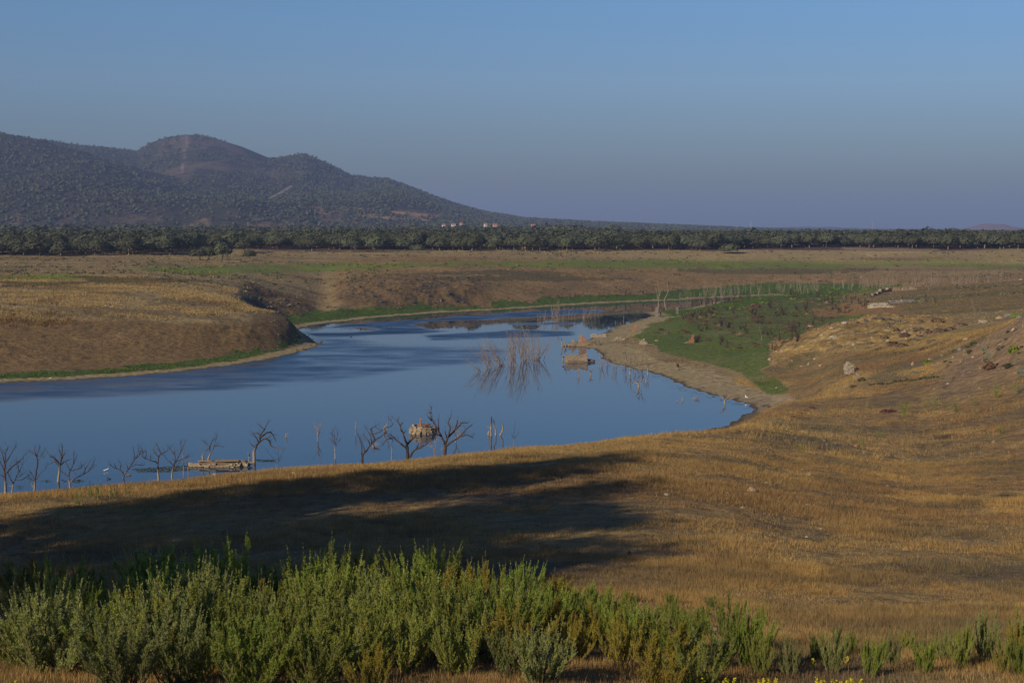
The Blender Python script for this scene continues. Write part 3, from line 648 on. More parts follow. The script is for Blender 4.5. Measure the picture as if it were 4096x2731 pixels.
V = np.stack([V[..., 0] * np.cos(an)[:, None] - V[..., 1] * np.sin(an)[:, None], V[..., 0] * np.sin(an)[:, None] + V[..., 1] * np.cos(an)[:, None], V[..., 2]], -1) + np.stack([xs, ys, h_], 1)[:, None]
cs = np.where((ys > 330)[:, None], np.array([.15, .125, .10]), np.array([.33, .25, .15])) * rng.uniform(.6, 1.3, (n, 1))
tag(link('loose_stones', big_mesh('loose_stones', V.reshape(-1, 3), (fcs[None] + 8 * np.arange(n)[:, None, None]).reshape(-1, 3), leafmat('stone_chips', .0), np.repeat(cs, 8, 0))), 'loose pale stones and rubble scattered over the bare slopes', 'stones', kind='stuff')

# ------------------------------------------------------------------ holm oaks
M_OAK = mixed('oak_leaves', (.06, .068, .037), (.11, .117, .064), .9, (.082, .092, .049), trans=.12, vary=.25)
M_OAKF = mixed('far_oak_leaves', (.055, .064, .037), (.105, .112, .063), .12, (.075, .088, .049), trans=.1)
M_BARK = mixed('oak_bark', (.16, .12, .09), (.30, .24, .18), 3.0)
def crown_quads(nq, rx, zc, rz, qs):
    """a rounded, lobed crown of small leaf faces, flatter underneath"""
    d = sph(int(nq * 1.5)); d = d[d[:, 2] > -.45][:nq]; o3 = rng.uniform(0, 50, 3)
    r = 1 + .26 * vnoise(d[:, 0] * 2.3 + o3[0], d[:, 1] * 2.3 + d[:, 2] * 1.9 + o3[1], 3) + .14 * vnoise(d[:, 0] * 5 + o3[1], d[:, 1] * 5 + d[:, 2] * 4.4 + o3[2], 4)
    r *= np.where(rng.uniform(0, 1, len(d)) < .25, rng.uniform(.55, .95, len(d)), rng.uniform(.93, 1.05, len(d)))
    el = np.array([rng.uniform(.85, 1.15), rng.uniform(.85, 1.15)]); P_ = d * r[:, None] * np.array([rx * el[0], rx * el[1], rz]) + np.array([0, 0, zc])
    nn = d / np.array([rx, rx, rz]); nn /= np.linalg.norm(nn, axis=1)[:, None]
    return leaf_quads(P_, nn + rng.normal(0, .3, nn.shape), rng.uniform(.6, 1.3, len(d)) * qs)
def oak_trunk(h, lean, seed):
    r = np.random.default_rng(seed); b = MB(); fx, fy = lean
    top = np.array([fx, fy, h * .34]); b.tube([(0, 0, -.4), (.03, 0, .3), (fx * .5, fy * .5, h * .22), top], [.42, .34, .30, .25], 7)
    for i in range(4):
        a = i * 1.57 + r.uniform(-.5, .5); e = top + np.array([math.cos(a) * h * .27, math.sin(a) * h * .27, h * .22])
        b.tube([top - (0, 0, .15), top * .5 + e * .5 + (0, 0, -.15), e], [.22, .15, .07], 5)
    return b
oaks = []
for i in range(7):
    h = 8.4 + rng.uniform(-.8, .8); rx = 6.1 + rng.uniform(-.9, 1.0)
    V, Fq = crown_quads(1500, rx * .95, h * .56, h * .44, .62)
    cme = big_mesh('oak_crown', V, Fq, M_OAK); tme = oak_trunk(h, (rng.uniform(-.6, .6), rng.uniform(-.4, .4)), i).mesh('oak_trunk', M_BARK, True)
    oaks.append((tme, cme))
def place_oak(x, y, s, i, rz, label, group='holm oaks along the front of the wood', name='holm_oak'):
    z = float(height(x, y)[0]); e = empty(name, (x, y, z - .05), rz, label=label, cat='tree', group=group)
    e.scale = (s * rng.uniform(.92, 1.1), s * rng.uniform(.92, 1.1), s)
    link('trunk', oaks[i][0], None, e); link('crown', oaks[i][1], None, e); return e
fixed = [(10,251.4,1.0),(40,255.8,1.15),(61,256.4,.95),(95,255,.95),(103,253.6,1.1),(129,255,1.15),(151,254.8,1.15),(167,255,1.2),(185,251.5,1.0),(244,253,1.05),(312,251.5,1.0),(329,249.2,1.0),(351,252,1.05),(375,252,1.1),(383,252,1.0),
         (418,253,.6),(440,250.5,.95),(459,250.7,.85),(472,251,.95),(526,251.4,1.15),(540,250.5,.9),(567,251.4,.9),(599,251,1.15),(615,250.3,1.1),(640,250,.9),(669,250,1.15),(686,249.5,.95),
         (700,251,.85),(745,247.8,1.0),(768,248,.95),(781,248.7,1.1),(816,247,.95),(840,246.8,1.05),(869,248,.95),(898,247.2,.9),(948,249.4,1.0),(963,248.8,1.0),(1000,248.7,1.0),(1018,249,1.1),(-14,252,1.1)]
LBL = {(61): 'low spreading holm oak, its crown near the ground, far left of the wood front', (103): 'holm oak with thick dark forked trunk near the left end of the wood front',
       (526): 'broad round holm oak standing out in front of the middle of the wood', (567): 'small pale green holm oak in front of the middle of the wood', (669): 'tall domed holm oak with a straight white trunk at the wood front',
       (312): 'holm oak on the bare earth above the left end of the lake arm', (244): 'bright green holm oak just right of the two small trees in the field', (418): 'small thin grey holm oak in front of the wood',
       (781): 'dark holm oak leaning right where the wood opens on the right', (948): 'holm oak with a thin bare trunk near the right end of the wood'}
taken = []
for j, (u, v, s) in enumerate(fixed):
    p = ground_at(u, v, 560); taken.append((p[0], p[1]))
    place_oak(p[0], p[1], s, j % 7, rng.uniform(0, 6.28), LBL.get(u, 'rounded grey-green holm oak in the front row of the wood'))
for u, v, s, lab in ((200,260.2,.72,'left one of the two small trees standing in the field before the wood'), (209,260.3,.75,'small bushy green tree between two others in the field before the wood'), (222,260,.92,'yellowish olive small tree in the field before the wood'),
                (249,259.4,.55,'lone tiny green tree right of the small group in the field'), (730,253.8,.7,'round low green bush tree alone in front of the right half of the wood'), (724,253.4,.4,'sparse low bush tree touching the round one in front of the right wood')):
    p = ground_at(u, v, 560); place_oak(p[0], p[1], s, int(rng.integers(7)), rng.uniform(0, 6.28), lab, 'small trees in front of the wood', 'small_tree'); taken.append((p[0], p[1]))
def front_y(u): return np.interp(u, [-100, 0, 170, 200, 300, 400, 700, 760, 800, 860, 930, 1100], [720, 725, 735, 840, 850, 835, 838, 880, 905, 905, 860, 850])
cnt = len(taken); pts = list(taken); grid = {}
for q in pts: grid.setdefault((int(q[0] // 12), int(q[1] // 12)), []).append(q)
def free(x, y, d):
    a, b = int(x // 12), int(y // 12)
    for i in (-1, 0, 1):
        for j in (-1, 0, 1):
            for q in grid.get((a + i, b + j), ()):
                if (q[0] - x) ** 2 + (q[1] - y) ** 2 < d * d: return False
    return True
cand = []
for _ in range(75000):
    y = rng.uniform(725, 1180); x = rng.uniform(-.50, .48) * y
    if y < front_y(512 + F * x / y) + 8: continue
    cl = vnoise(x / 45, y / 45, 80)
    if free(x, y, 8.4 - 1.2 * float(cl)) and rng.uniform() < .7 + .6 * float(cl):
        grid.setdefault((int(x // 12), int(y // 12)), []).append((x, y)); cand.append((x, y))
cand.sort(key=lambda q: q[1] - float(front_y(512 + F * q[0] / q[1])) + (900 if abs(q[0] / q[1]) > .375 else 0))
for q in cand[:300 - cnt]:
    place_oak(q[0], q[1], rng.uniform(.6, 1.2), int(rng.integers(7)), rng.uniform(0, 6.28), 'rounded grey-green holm oak in the front rows of the wood')
# the rest of the wood
far = [(q[0], q[1], 1) for q in cand[300 - cnt:]]
n = 15000; y = np.sqrt(rng.uniform(1180 ** 2, 2500 ** 2, n)); x = rng.uniform(-.56, .52, n) * y; far = np.array(far)
protos = [crown_quads(420, 5.8, 4.2, 4.2, 1.05) for _ in range(6)]; protos2 = [crown_quads(95, 5.8, 4.2, 4.2, 2.0) for _ in range(6)]
VV, FF, o = [], [], 0
def stamp(pr, x, y, z, s):
    global o
    V, Fq = pr; a = rng.uniform(0, 6.28); c, s_ = math.cos(a), math.sin(a)
    VV.append(np.stack([(V[:, 0] * c - V[:, 1] * s_) * s + x, (V[:, 0] * s_ + V[:, 1] * c) * s + y, V[:, 2] * s + z], 1)); FF.append(Fq + o); o += len(V)
fz = height(far[:, 0], far[:, 1])
for a in range(len(far)): stamp(protos[a % 6], far[a, 0], far[a, 1], fz[a], rng.uniform(.6, 1.25))
fz = height(x, y)
for a in range(n): stamp(protos2[a % 6], x[a], y[a], fz[a], rng.uniform(.6, 1.12) * (1.35 if rng.uniform() < .02 else 1))
wood = link('oak_wood', big_mesh('oak_wood', np.concatenate(VV), np.concatenate(FF), M_OAKF)); tag(wood, 'dense grey-green holm oak wood stretching back to the mountain', 'wood', kind='stuff')
# trees and scrub on the mountain
n = 62000; y = rng.uniform(2450, 4700, n); x = rng.uniform(-.5, .40, n) * y; z = mountain_h(x, y) - 25 * sstep(2600, 2300, y); u_, v_ = project(x, y, z)
dn = fbm(x / 200, y / 400, 3, 82); keep = (z > 14) & (dn + .75 - .5 * sstep(190, 150, v_) * sstep(120, 160, u_) > rng.uniform(0, 1, n))
q1_ = fbm(x / 40, y / 80, 3, 62); bare = (v_ > 205) & (u_ > 100) & (q1_ > .1); keep &= ~bare | (rng.uniform(0, 1, n) < .3)
keep &= ~(inpoly(u_, v_, [(180,134),(191,134),(191,150),(189,178),(178,178),(181,150)]) & (y > 3500)); keep &= ~inpoly(u_, v_, [(266,199),(293,182),(295,187),(268,202)])
x, y, z = x[keep], y[keep], z[keep]; n = len(x); k = 6; s = rng.uniform(2.6, 6.0, n)
d = sph(n * k); d[:, 2] = np.abs(d[:, 2]); Cn = np.repeat(np.stack([x, y, z + s * .35], 1), k, 0) + d * np.repeat(s, k)[:, None] * np.array([.5, .5, .4])
V, Fq = leaf_quads(Cn, d + rng.normal(0, .3, (n * k, 3)), np.repeat(s, k) * .8)
tag(link('mountain_trees', big_mesh('mountain_trees', V, Fq, M_OAKF)), 'dark holm oaks and scrub covering the mountain slopes', 'trees', kind='stuff')
# the two crowns that stand above the far tree line
for u, v, y_, s, lab in ((614, 224.5, 1900, 2.1, 'tall broad tree rising above the middle of the far tree line'), (800, 227.5, 1800, 1.5, 'dark tall tree rising above the tree line on the right'), (627, 228.5, 1950, 1.5, 'wide low dome of a tree on the far tree line')):
    kx, kz = ray(u, v + 3); place_oak(kx * y_, y_, s, 2, 1.0, lab, 'tall trees above the far tree line', 'tall_tree')

# ------------------------------------------------------------------ tamarisk thicket in front
def plume_verts(P0, D, L, nn, nl, nw):
    """a feathery side shoot: slim needles set along an axis"""
    D = D / np.linalg.norm(D); t = rng.uniform(.02, 1, nn); ax = P0 + D * (t * L)[:, None] + np.array([0, 0, 1]) * (.12 * L * t ** 2)[:, None]
    side = sph(nn); side -= (side @ D)[:, None] * D; side /= np.linalg.norm(side, axis=1)[:, None] + 1e-9
    nd = D * .85 + side * rng.uniform(.35, .9, nn)[:, None] + np.array([0, 0, .25]); nd /= np.linalg.norm(nd, axis=1)[:, None]
    l = nl * (1.15 - .75 * t) * rng.uniform(.6, 1.2, nn); wv = np.cross(nd, sph(nn)); wv /= np.linalg.norm(wv, axis=1)[:, None] + 1e-9; w = nw * rng.uniform(.7, 1.3, nn)[:, None]
    tip = ax + nd * l[:, None]; mid = ax + nd * l[:, None] * .45
    return np.stack([ax, mid + wv * w, tip, mid - wv * w], 1).reshape(-1, 3)
def tamarisk_mesh(h, nst, dens, needle=.105, width=.0115):
    st = MB(); Q = []
    for i in range(nst):
        a = rng.uniform(0, 6.28); out = rng.uniform(.05, 1) ** .7 * h * .40; hh = h * rng.uniform(.5, 1.0) * (1 - .55 * out / h)
        r0 = rng.uniform(0, .38); P_ = []
        for t in np.linspace(0, 1, 7):
            P_.append((math.cos(a) * (r0 + out * t ** .8) + rng.normal(0, .02), math.sin(a) * (r0 + out * t ** .8) + rng.normal(0, .02), hh * t * (1 - .06 * t)))
        P_ = np.array(P_); st.tube(P_, np.linspace(.022, .005, 7) * h / 2, 4, False)
        for j in range(int(dens * hh)):
            t = rng.uniform(.0, 1) ** .85; f = t * 6; k = min(5, int(f)); p = P_[k] + (P_[k + 1] - P_[k]) * (f - k)
            b = rng.uniform(0, 6.28); up = rng.uniform(.8, 2.0) + t * .9; D = np.array([math.cos(b) * .8 + math.cos(a) * .35, math.sin(b) * .8 + math.sin(a) * .35, up]); Lp = (.17 + .30 * (1 - t)) * rng.uniform(.6, 1.25) * h / 2.2
            Q.append(plume_verts(p, D, Lp, int(36 * (.6 + Lp)), needle, width))
        Q.append(plume_verts(P_[4], P_[6] - P_[4] + np.array([0, 0, .1]), hh * .52, 75, needle * .95, width))
    V = np.concatenate(Q); return st, V, np.arange(len(V)).reshape(-1, 4)
def vegmat(name, lo, mid, hi, yel=None):
    m = NT(name); tc = m.n('ShaderNodeTexCoord'); geo = m.n('ShaderNodeNewGeometry'); nz = m.noise(2.2, 4, geo.outputs['Position'])
    c = m.ramp(nz.outputs[0], [(.3, lo), (.5, mid), (.7, hi)])
    oi = m.n('ShaderNodeObjectInfo'); hs = m.n('ShaderNodeHueSaturation'); mr = m.n('ShaderNodeMapRange'); mr.inputs[3].default_value = .8; mr.inputs[4].default_value = 1.25
    m.l(oi.outputs['Random'], mr.inputs[0]); m.l(mr.outputs[0], hs.inputs['Value']); m.l(c, hs.inputs['Color']); c = hs.outputs[0]
    if yel is not None:
        nb = m.noise(.9, 3, geo.outputs['Position']); f = m.ramp(nb.outputs[0], [(.6, (0, 0, 0)), (.74, (1, 1, 1))]); c = m.mix(f, c, yel)
    m.col(c); m.b.inputs['Roughness'].default_value = .7
    tr = m.n('ShaderNodeBsdfTranslucent'); ms = m.n('ShaderNodeMixShader'); ms.inputs[0].default_value = .45
    m.l(c, tr.inputs[0]); m.l(m.b.outputs[0], ms.inputs[1]); m.l(tr.outputs[0], ms.inputs[2]); m.l(ms.outputs[0], m.out.inputs[0]); return m.m
M_T = [vegmat('tamarisk_olive', (.25, .28, .05), (.335, .365, .075), (.41, .42, .12), (.42, .31, .05)), vegmat('tamarisk_blue_green', (.22, .25, .075), (.30, .325, .105), (.38, .39, .15)),
       vegmat('tamarisk_green', (.205, .265, .042), (.285, .35, .06), (.36, .40, .085), (.37, .34, .05)), vegmat('tamarisk_yellow', (.28, .255, .045), (.37, .31, .05), (.43, .34, .06), (.40, .24, .05))]
M_TST = mixed('tamarisk_stem', (.10, .06, .04), (.20, .14, .09), 6)
KINDS = ['olive green', 'blue-green', 'bright green', 'yellow-tinged']
tam = []
for i in range(10):
    mi_ = [0, 1, 2, 0, 1, 2, 0, 3, 1, 0][i]; st, V, Fq = tamarisk_mesh(2.3, int(rng.integers(20, 27)), 15.5)
    tam.append((st.mesh('tamarisk_stems', M_TST, True), big_mesh('tamarisk_foliage', V, Fq, M_T[mi_]), mi_, V[:, 2].max()))
topv = lambda u: np.interp(u, [-40,0,20,35,60,90,130,150,175,215,235,270,300,318,330,350,370,400,430,445,465,480,520,550,590,640,680,700,720,740,760,790,850,1024], [552,553,556,545,562,572,562,548,538,540,558,572,568,537,548,548,572,552,546,556,572,560,568,575,590,596,602,622,612,598,620,648,660,655])
ROW = ['lowest', 'nearest', 'front', 'second', 'middle', 'fourth', 'back', 'hindmost']
def zone(u):
    for lim, t in ((90, 'at the far left of the thicket'), (230, 'below the left part of the hillside shadow'), (310, 'left of the tallest blue-green plume'), (350, 'at the tallest blue-green plume'), (470, 'beside the tall pointed plume in the middle'), (600, 'right of the middle of the thicket'), (720, 'at the right end of the dense thicket')):
        if u < lim: return t
    return 'standing apart on the right of the thicket'
def place_tam(x, y, hgt, vi, label, wide=1.0):
    z = float(height(x, y)[0]); e = empty('tamarisk_shrub', (x, y, z - .03), rng.uniform(0, 6.28), label=label, cat='shrub', group='tamarisk shrubs in the foreground thicket')
    s = hgt / tam[vi][3]; e.scale = (s * wide, s * wide, s); e.rotation_euler = (rng.normal(0, .09), rng.normal(0, .09), rng.uniform(0, 6.28)); link('stems', tam[vi][0], None, e); link('foliage', tam[vi][1], None, e)
for ri, (y, dx) in enumerate(((28.9, 1.2), (30.8, 1.15), (33.2, 1.15), (36.0, 1.1), (38.8, 1.1), (41.8, 1.15), (45.0, 1.2), (48.2, 1.3))):
    x = -.37 * y
    while True:
        x += dx * rng.uniform(.75, 1.3); yv = y + rng.uniform(-1.1, 1.1); u, vb = project(x, yv, float(height(x, yv)[0]))
        if u > 715: break
        if ri <= 2 and (u < 100 and rng.uniform() < (.6 if ri < 2 else .2) or 380 < u < 650 and rng.uniform() < (.92 if ri == 0 else .5 if ri == 1 else .05)): continue
        if ri >= 6 and (60 < u < 130) and rng.uniform() < .6: continue
        hmax = (vb - topv(u) + 7) / F * yv
        hgt = hmax * rng.uniform(.95, 1.22) if ri >= 6 else min(hmax * .86, rng.uniform(1.1, 2.3) * (1 + .10 * ri))
        if hgt < .6: hgt = .6
        vi = int(rng.integers(10)); 
        if u > 380 and u < 600 and rng.uniform() < .15: vi = 7
        place_tam(x, yv, hgt, vi, '%s feathery tamarisk in the %s row, %s' % (KINDS[tam[vi][2]], ROW[ri], zone(u)), rng.uniform(1.0, 1.4))
for u, vb, h in ((735,655,2.1),(748,668,1.9),(722,668,1.5),(760,676,1.2),(790,676,1.1),(815,660,.9),(832,672,1.2),(850,655,.8),(870,676,1.2),(893,668,1.0),(905,650,.8),(925,672,1.1),(942,660,.95),(960,668,1.3),(985,662,1.6),(1002,672,1.1),(1016,662,1.7),(1022,676,1.2),(835,645,.7),(700,640,1.1),(690,655,1.3)):
    p = ground_at(u, vb, 26, 80, .002); vi = int(rng.integers(10)); 
    place_tam(p[0], p[1], h, vi, '%s tamarisk about %.1f m tall %s' % (KINDS[tam[vi][2]], h, zone(u + 60)), .75)
# upright green shoots scattered on the hillside
wisps = []
for i in range(3):
    st, V, Fq = tamarisk_mesh(1.6, 7, 9, .12, .012); V = V * np.array([.55, .55, 1]); wisps.append(big_mesh('green_shoot', V, Fq, M_T[1 if i < 2 else 2]))
for u, vb, h in ((904,417,3.2),(926,412,2.6),(936,410,2.4),(944,411,2.2),(955,412,2.0),(996,398,2.6),(1018,394,2.4),(862,447,1.6),(880,438,1.4),(826,417,1.5),(852,410,2.0),(867,409,1.7),(975,405,1.5),(1001,434,1.9),(808,440,1.5),(78,505,1.4),(92,500,1.8),(100,500,1.6),(115,500,1.6),(128,495,1.2),(150,520,1.3),(60,525,1.1),(800,450,1.2),(890,402,1.3),(985,440,1.2)):
    p = ground_at(u, vb, 50, 290, .003); o_ = link('green_shoot', wisps[int(rng.integers(3))]); o_.location = p - np.array([0, 0, .05]); s = h / 1.7 * .8; o_.scale = (s, s, s); o_.rotation_euler = (0, 0, rng.uniform(0, 6.28))
    side = 'in the hillside shadow above the thicket' if u < 300 else ('on the slope above the right end of the beach' if u < 880 else 'on the right slope below the rocky spur')
    tag(o_, '%s wispy green shoot %s' % ('tall' if h > 2.1 else 'short' if h < 1.5 else 'slim', side), 'plant', 'green shoots on the hillside')
# yellow flowering spikes at the bottom edge
M_YEL = mixed('yellow_flowers', (.42, .36, .02), (.60, .52, .03), 30); M_GST = mixed('green_stalk', (.08, .12, .03), (.12, .16, .04), 8)
for u, vb, h, n in ((732,688,.55,3),(716,687,.5,2),(766,688,.5,3),(820,690,.62,3),(828,689,.5,2),(853,690,.66,3),(846,689,.5,2),(818,668,.55,1),(690,689,.4,2),(8,688,.4,1),(843,662,.5,1)):
    p = ground_at(u, vb, 22, 60, .002); fl2 = []
    for q in range(n + 1):
        st = MB(); b = rng.normal(0, .09, 2); hh = .42 * h * rng.uniform(.7, 1.1); st.tube([(b[0] * .4, b[1] * .4, -.05), (b[0], b[1], hh * .6), (b[0] * 1.3, b[1] * 1.3, hh)], [.012, .009, .005], 4)
        t = rng.uniform(.35, 1.02, 50); fl2.append((st, np.stack([b[0] * (.8 + .5 * t), b[1] * (.8 + .5 * t), hh * t], 1) + rng.normal(0, .016, (50, 3))))
    e = empty('flowering_spike', p, label='yellow flowering stalks %s at the lower edge of the view' % ('left of the dark gap' if u < 740 else 'right of the dark gap' if u < 800 else 'in the right half'), cat='flower', group='yellow flower spikes along the front edge')
    
    for st, Cn in fl2: so = st.build('stalk', M_GST, e); V, Fq = leaf_quads(Cn, sph(len(Cn)), .03); link('flower_head', big_mesh('flower_head', V, Fq, M_YEL), None, so)

# round bushes on the slopes
def bush_mesh(n, q, mat, flat=.6):
    d = sph(n); d[:, 2] = np.abs(d[:, 2]); lump = 1 + .3 * vnoise(d[:, 0] * 2 + 5, d[:, 1] * 2 + d[:, 2] * 2, 5); P_ = d * (rng.uniform(.5, 1.05, n) * lump)[:, None] * np.array([.5, .5, flat]); 
    V, Fq = leaf_quads(P_, d + rng.normal(0, .5, (n, 3)), rng.uniform(.6, 1.3, n) * q, 1.6); return big_mesh('bush', V, Fq, mat)
M_RED = mixed('rusty_bush', (.095, .045, .03), (.16, .085, .05), 1.5, vary=.3); M_BRB = mixed('brown_dry_bush', (.13, .085, .05), (.22, .15, .09), 1.5, vary=.3); M_GRB = mixed('green_bush', (.10, .14, .02), (.20, .23, .03), 2, vary=.2); M_GYB = mixed('grey_green_bush', (.10, .13, .09), (.16, .19, .13), 1.5, vary=.2); M_DKB = mixed('dark_bush', (.05, .06, .03), (.10, .10, .05), 1.5, vary=.2)
BU = {'rusty red': [bush_mesh(330, .10, M_RED, .35) for _ in range(3)], 'dry brown': [bush_mesh(330, .11, M_BRB, .45) for _ in range(3)], 'bright green': [bush_mesh(300, .12, M_GRB, .6)], 'grey-green': [bush_mesh(260, .12, M_GYB, .4)], 'dark green': [bush_mesh(330, .11, M_DKB, .5)]}
def bush(kind, u, v, wpx, label, group, ymin=60, zs=1.0):
    p = ground_at(u, v, ymin, 900, .003); s = wpx / F * p[1]; o_ = link('bush', BU[kind][int(rng.integers(len(BU[kind])))]); o_.location = p - np.array([0, 0, .03 * s]); o_.scale = (s, s * rng.uniform(.8, 1.3), s * zs * rng.uniform(.8, 1.2)); o_.rotation_euler = (0, 0, rng.uniform(0, 6.28))
    tag(o_, label, 'bush', group); return o_
bush('bright green', 927, 363.5, 8, 'bright green broom bush at the foot of the rocky spur', 'bushes on the right slope', 150)
bush('bright green', 1014, 352, 11, 'yellow-green broom bush near the right edge below the rocks', 'bushes on the right slope', 150)
bush('bright green', 1015, 317, 8, 'yellow-green bush on top of the rocky spur', 'bushes on the right slope', 150)
bush('dark green', 862, 381, 7, 'dark green bush in the hollow behind the yellow slope', 'bushes on the right slope', 150); bush('dark green', 853, 387, 6, 'dark green bush at the left end of the low green line', 'bushes on the right slope', 150)
for i in range(17): bush('dark green', 870 + i * 4.2 + rng.uniform(-1, 1), 386 - i * .55 + rng.uniform(-.6, .6), rng.uniform(3, 5.5), 'small dark bush in the low line across the hollow', 'low line of dark bushes in the hollow', 150)
for u, v, w in ((888,412,14),(800,413,6),(812,408,7),(846,372,3),(920,378,4),(896,374,3),(865,366,3),(852,374,4),(990,368,14),(1005,366,9),(793,417,6),(806,410,5)): bush('rusty red', u, v, w, 'rusty red low bush on the %s' % ('right slope by the dark bushes' if u > 950 else 'grass below the hollow' if v > 400 else 'hollow floor'), 'rusty bushes on the near slope', 150, .7)
for u, v, w in ((880,350,10),(893,345,12),(902,347,13),(884,338,9),(915,341,14),(925,335,16),(932,342,12),(940,332,14),(951,330,15),(905,336,12),(917,330,12),(895,330,9),(870,344,9),(960,326,13),(875,333,7),(899,354,9),(925,350,10),(938,322,14),(920,322,10)): bush('dry brown', u, v, w, 'brown dry bush on the lee of the ochre mound', 'dry brown bushes right of the ochre mound', 200, .7)
for u, v, w in ((968,352,8),(978,351,9),(988,356,10),(998,362,8),(1004,344,8),(1010,368,10),(1018,360,9),(975,345,7),(986,346,7),(958,357,6),(1020,368,8),(1000,352,6)):
    kd = ('dark green', 'dry brown', 'dark green', 'grey-green')[int(rng.integers(4))]
    bush(kd, u + rng.normal(0, 3), v + rng.normal(0, 3), w * rng.uniform(.5, 1.1), '%s bush among the stones of the right spur' % kd, 'bushes on the rocky spur', 150)
for _ in range(26):
    u, v = rng.uniform(940, 1023), rng.uniform(326, 372); bush('dry brown' if rng.uniform() < .6 else 'dark green', u, v, rng.uniform(2, 5), 'tiny dry bush in the rough grass of the right spur', 'tiny bushes on the rocky spur', 150)
for u, v, w in ((915,373,6),(923,372,7),(934,377,10),(945,378,6),(903,371,4),(870,334,5),(833,341,4),(843,338,3.5),(855,332,4)): bush('grey-green', u, v, w, 'grey-green cushion plant on the %s' % ('ochre mound' if v < 350 else 'slope below the rocky spur'), 'grey-green cushion plants', 150, .6)
red_poly = [(652,333),(672,318),(700,304),(735,297),(800,292),(850,294),(862,306),(848,312),(818,326),(795,340),(770,348),(735,350),(700,342)]
k = 0
while k < 290:
    u, v = rng.uniform(650, 865), rng.uniform(292, 350)
    if not inpoly(np.array([u]), np.array([v]), red_poly)[0]: continue
    if vnoise(u / 14, v / 5, 90) < rng.uniform(-.7, .4): continue
    bush('rusty red' if rng.uniform() < .6 else 'dry brown', u, v, rng.lognormal(1.15, .45) * np.interp(v, [292, 350], [.8, 1.2]), 'low rust-brown bush on the green flat behind the beach', 'rust-brown bushes on the green flat', 240, .8); k += 1
# ------------------------------------------------------------------ dead trees
def deadmat(name, up, low, z0, z1):
    m = NT(name); geo = m.n('ShaderNodeNewGeometry'); sp = m.n('ShaderNodeSeparateXYZ'); m.l(geo.outputs['Position'], sp.inputs[0]); nz = m.noise(5, 4, geo.outputs['Position'])
    ad = m.n('ShaderNodeMath', operation='ADD'); m.l(sp.outputs['Z'], ad.inputs[0]); m.l(nz.outputs[0], ad.inputs[1])
    mr = m.n('ShaderNodeMapRange'); mr.inputs[1].default_value = z0 + .5; mr.inputs[2].default_value = z1 + .5; m.l(ad.outputs[0], mr.inputs[0])
    c = m.mix(mr.outputs[0], low, up); c = m.mix(1.0, c, m.ramp(nz.outputs[0], [(.3, (.65, .65, .65)), (.7, (1.25, 1.25, 1.25))]), 'MULTIPLY'); m.col(c); return m.m
M_DEAD = deadmat('drowned_wood', (.085, .056, .042), (.33, .265, .185), 1.2, 2.1)      # bleached below the old water line
M_DEADB = mixed('brown_dead_stem', (.20, .13, .085), (.40, .30, .21), 2.0); M_PALE = mixed('pale_dead_stem', (.29, .225, .155), (.42, .335, .245), 1.5); M_BLK = mixed('charred_stem', (.035, .024, .02), (.09, .06, .045), 2.0)
Z6 = (0, 1620, 1100 / 2352); Z7 = (950, 1600, 1200 / 2352); Z5 = (1900, 1150, 1200 / 2352); ZA = (2200, 1120, 700 / 2352); ZB = (1900, 1250, 600 / 2352)
